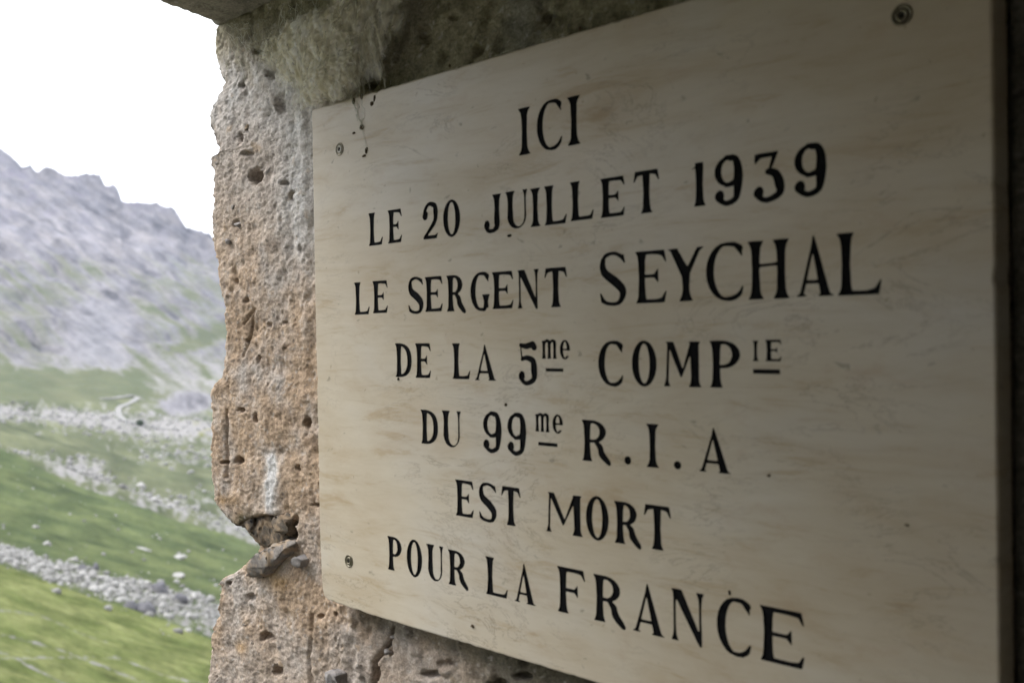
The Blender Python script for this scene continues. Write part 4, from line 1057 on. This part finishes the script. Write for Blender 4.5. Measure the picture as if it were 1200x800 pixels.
#@WEB
# ------------------------------------------------------------------ dusty cobweb felt in the corner under the roof
web = thing('cobweb', 'thick dusty olive-cream cobweb stretched from roof slab to wall above plaque corner', 'cobweb', (-.64, 0, .3))
WO = np.array([-.64, 0, .3])
def wl(px, py, yv): X, Z = on_wall(float(px), float(py), yv); return np.array([X.item(), yv, Z.item()])
def sheet(c00, c10, c01, c11, seed, bulge, n=80, m=80, edge=.22):
    U, V_ = np.meshgrid(np.linspace(0, 1, n), np.linspace(0, 1, m)); U = U.ravel(); V_ = V_.ravel()
    P_ = (np.outer((1-U)*(1-V_), c00)+np.outer(U*(1-V_), c10)+np.outer((1-U)*V_, c01)+np.outer(U*V_, c11))
    fol = fbm(U*9+seed, V_*2.2+seed+U*2, seed, 5, .55)
    P_[:, 1] += -bulge*np.sin(math.pi*U)*np.sin(math.pi*V_)+.010*(np.abs(fol)-.3)+.004*fbm(U*24, V_*10, seed, 3)
    P_[:, 0] += .006*fbm(U*5, V_*5, seed+3, 3); P_[:, 2] += .005*fbm(U*6, V_*4, seed+9, 3)
    rim = np.minimum(np.minimum(U, 1-U), np.minimum(V_, 1-V_)+.05); cv = sstep(0.0, edge, rim+.16*fbm(U*5, V_*5, seed+5, 4))
    o = meshobj('web_sheet', P_-WO, grid_faces(m, n), M_WEB, web, True); set_attr(o, 'cover', cv)
sheet(wl(345, 130, .012), wl(418, 108, -.004), wl(352, 20, -.03), wl(438, -6, -.02), 1, .012)
sheet(wl(322, 95, .012), wl(385, 122, -.002), wl(330, 28, -.03), wl(415, -8, -.03), 6, .010)
sheet(wl(388, 118, .008), wl(452, 92, .006), wl(380, -6, -.03), wl(500, -30, .0), 12, .008)
sheet(wl(300, 70, .012), wl(350, 110, .008), wl(310, 40, -.01), wl(372, 22, -.03), 17, .006, edge=.4)
sheet(wl(350, 132, .004), wl(412, 114, -.006), wl(362, 70, -.018), wl(425, 50, -.016), 22, .010)
V, Fc, n = [], [], 0
def strand(a, b, r_, sag, k_=12):
    global n
    t = np.linspace(0, 1, k_)[:, None]; C = a*(1-t)+b*t; C[:, 2] -= sag*4*(t*(1-t))[:, 0]; C += .0012*rng.normal(size=C.shape)*(np.sin(np.pi*t))
    d = b-a; d /= np.linalg.norm(d)+1e-9; u1 = np.cross(d, [0, 1, .3]); u1 /= np.linalg.norm(u1); u2 = np.cross(d, u1)
    for q in C:
        rr = r_*rng.uniform(.6, 1.5)
        for j in range(3): an = j*2.094; V.append(q+rr*(math.cos(an)*u1+math.sin(an)*u2))
    for i in range(k_-1):
        for j in range(3): Fc.append([n+i*3+j, n+i*3+(j+1) % 3, n+i*3+3+(j+1) % 3, n+i*3+3+j])
    n += 3*k_
for i in range(110):
    f = rng.uniform(); y0 = rng.uniform(-4, 50); x0 = 330+f*120+rng.normal()*8; x1 = x0+rng.uniform(-25, 55); y1 = y0+rng.uniform(30, 95)
    lim = 132-.31*max(0, x1-366); y1 = min(y1, lim)
    if x1 > 455: continue
    strand(wl(x0, y0, rng.uniform(-.035, -.005)), wl(x1, y1, rng.uniform(-.016, .008)), rng.uniform(.00008, .0003), rng.uniform(-.004, .006))
for i in range(40):
    x0 = rng.uniform(262, 345); y0 = rng.uniform(20, 60); strand(wl(x0, y0, .0), wl(x0+rng.uniform(-15, 40), y0+rng.uniform(-10, 45), rng.uniform(-.01, .012)), .00018, .003)
for a, b in (((411, 112), (424, 148)), ((424, 110), (425, 150)), ((413, 115), (430, 176)), ((418, 110), (419, 142)), ((596, 60), (580, 66))):
    strand(wl(*a, -.002), wl(*b, -.001), .00025, 0)
o = meshobj('strands', np.array(V)-WO, np.array(Fc), M_THREAD, web); o['kind'] = 'stuff'
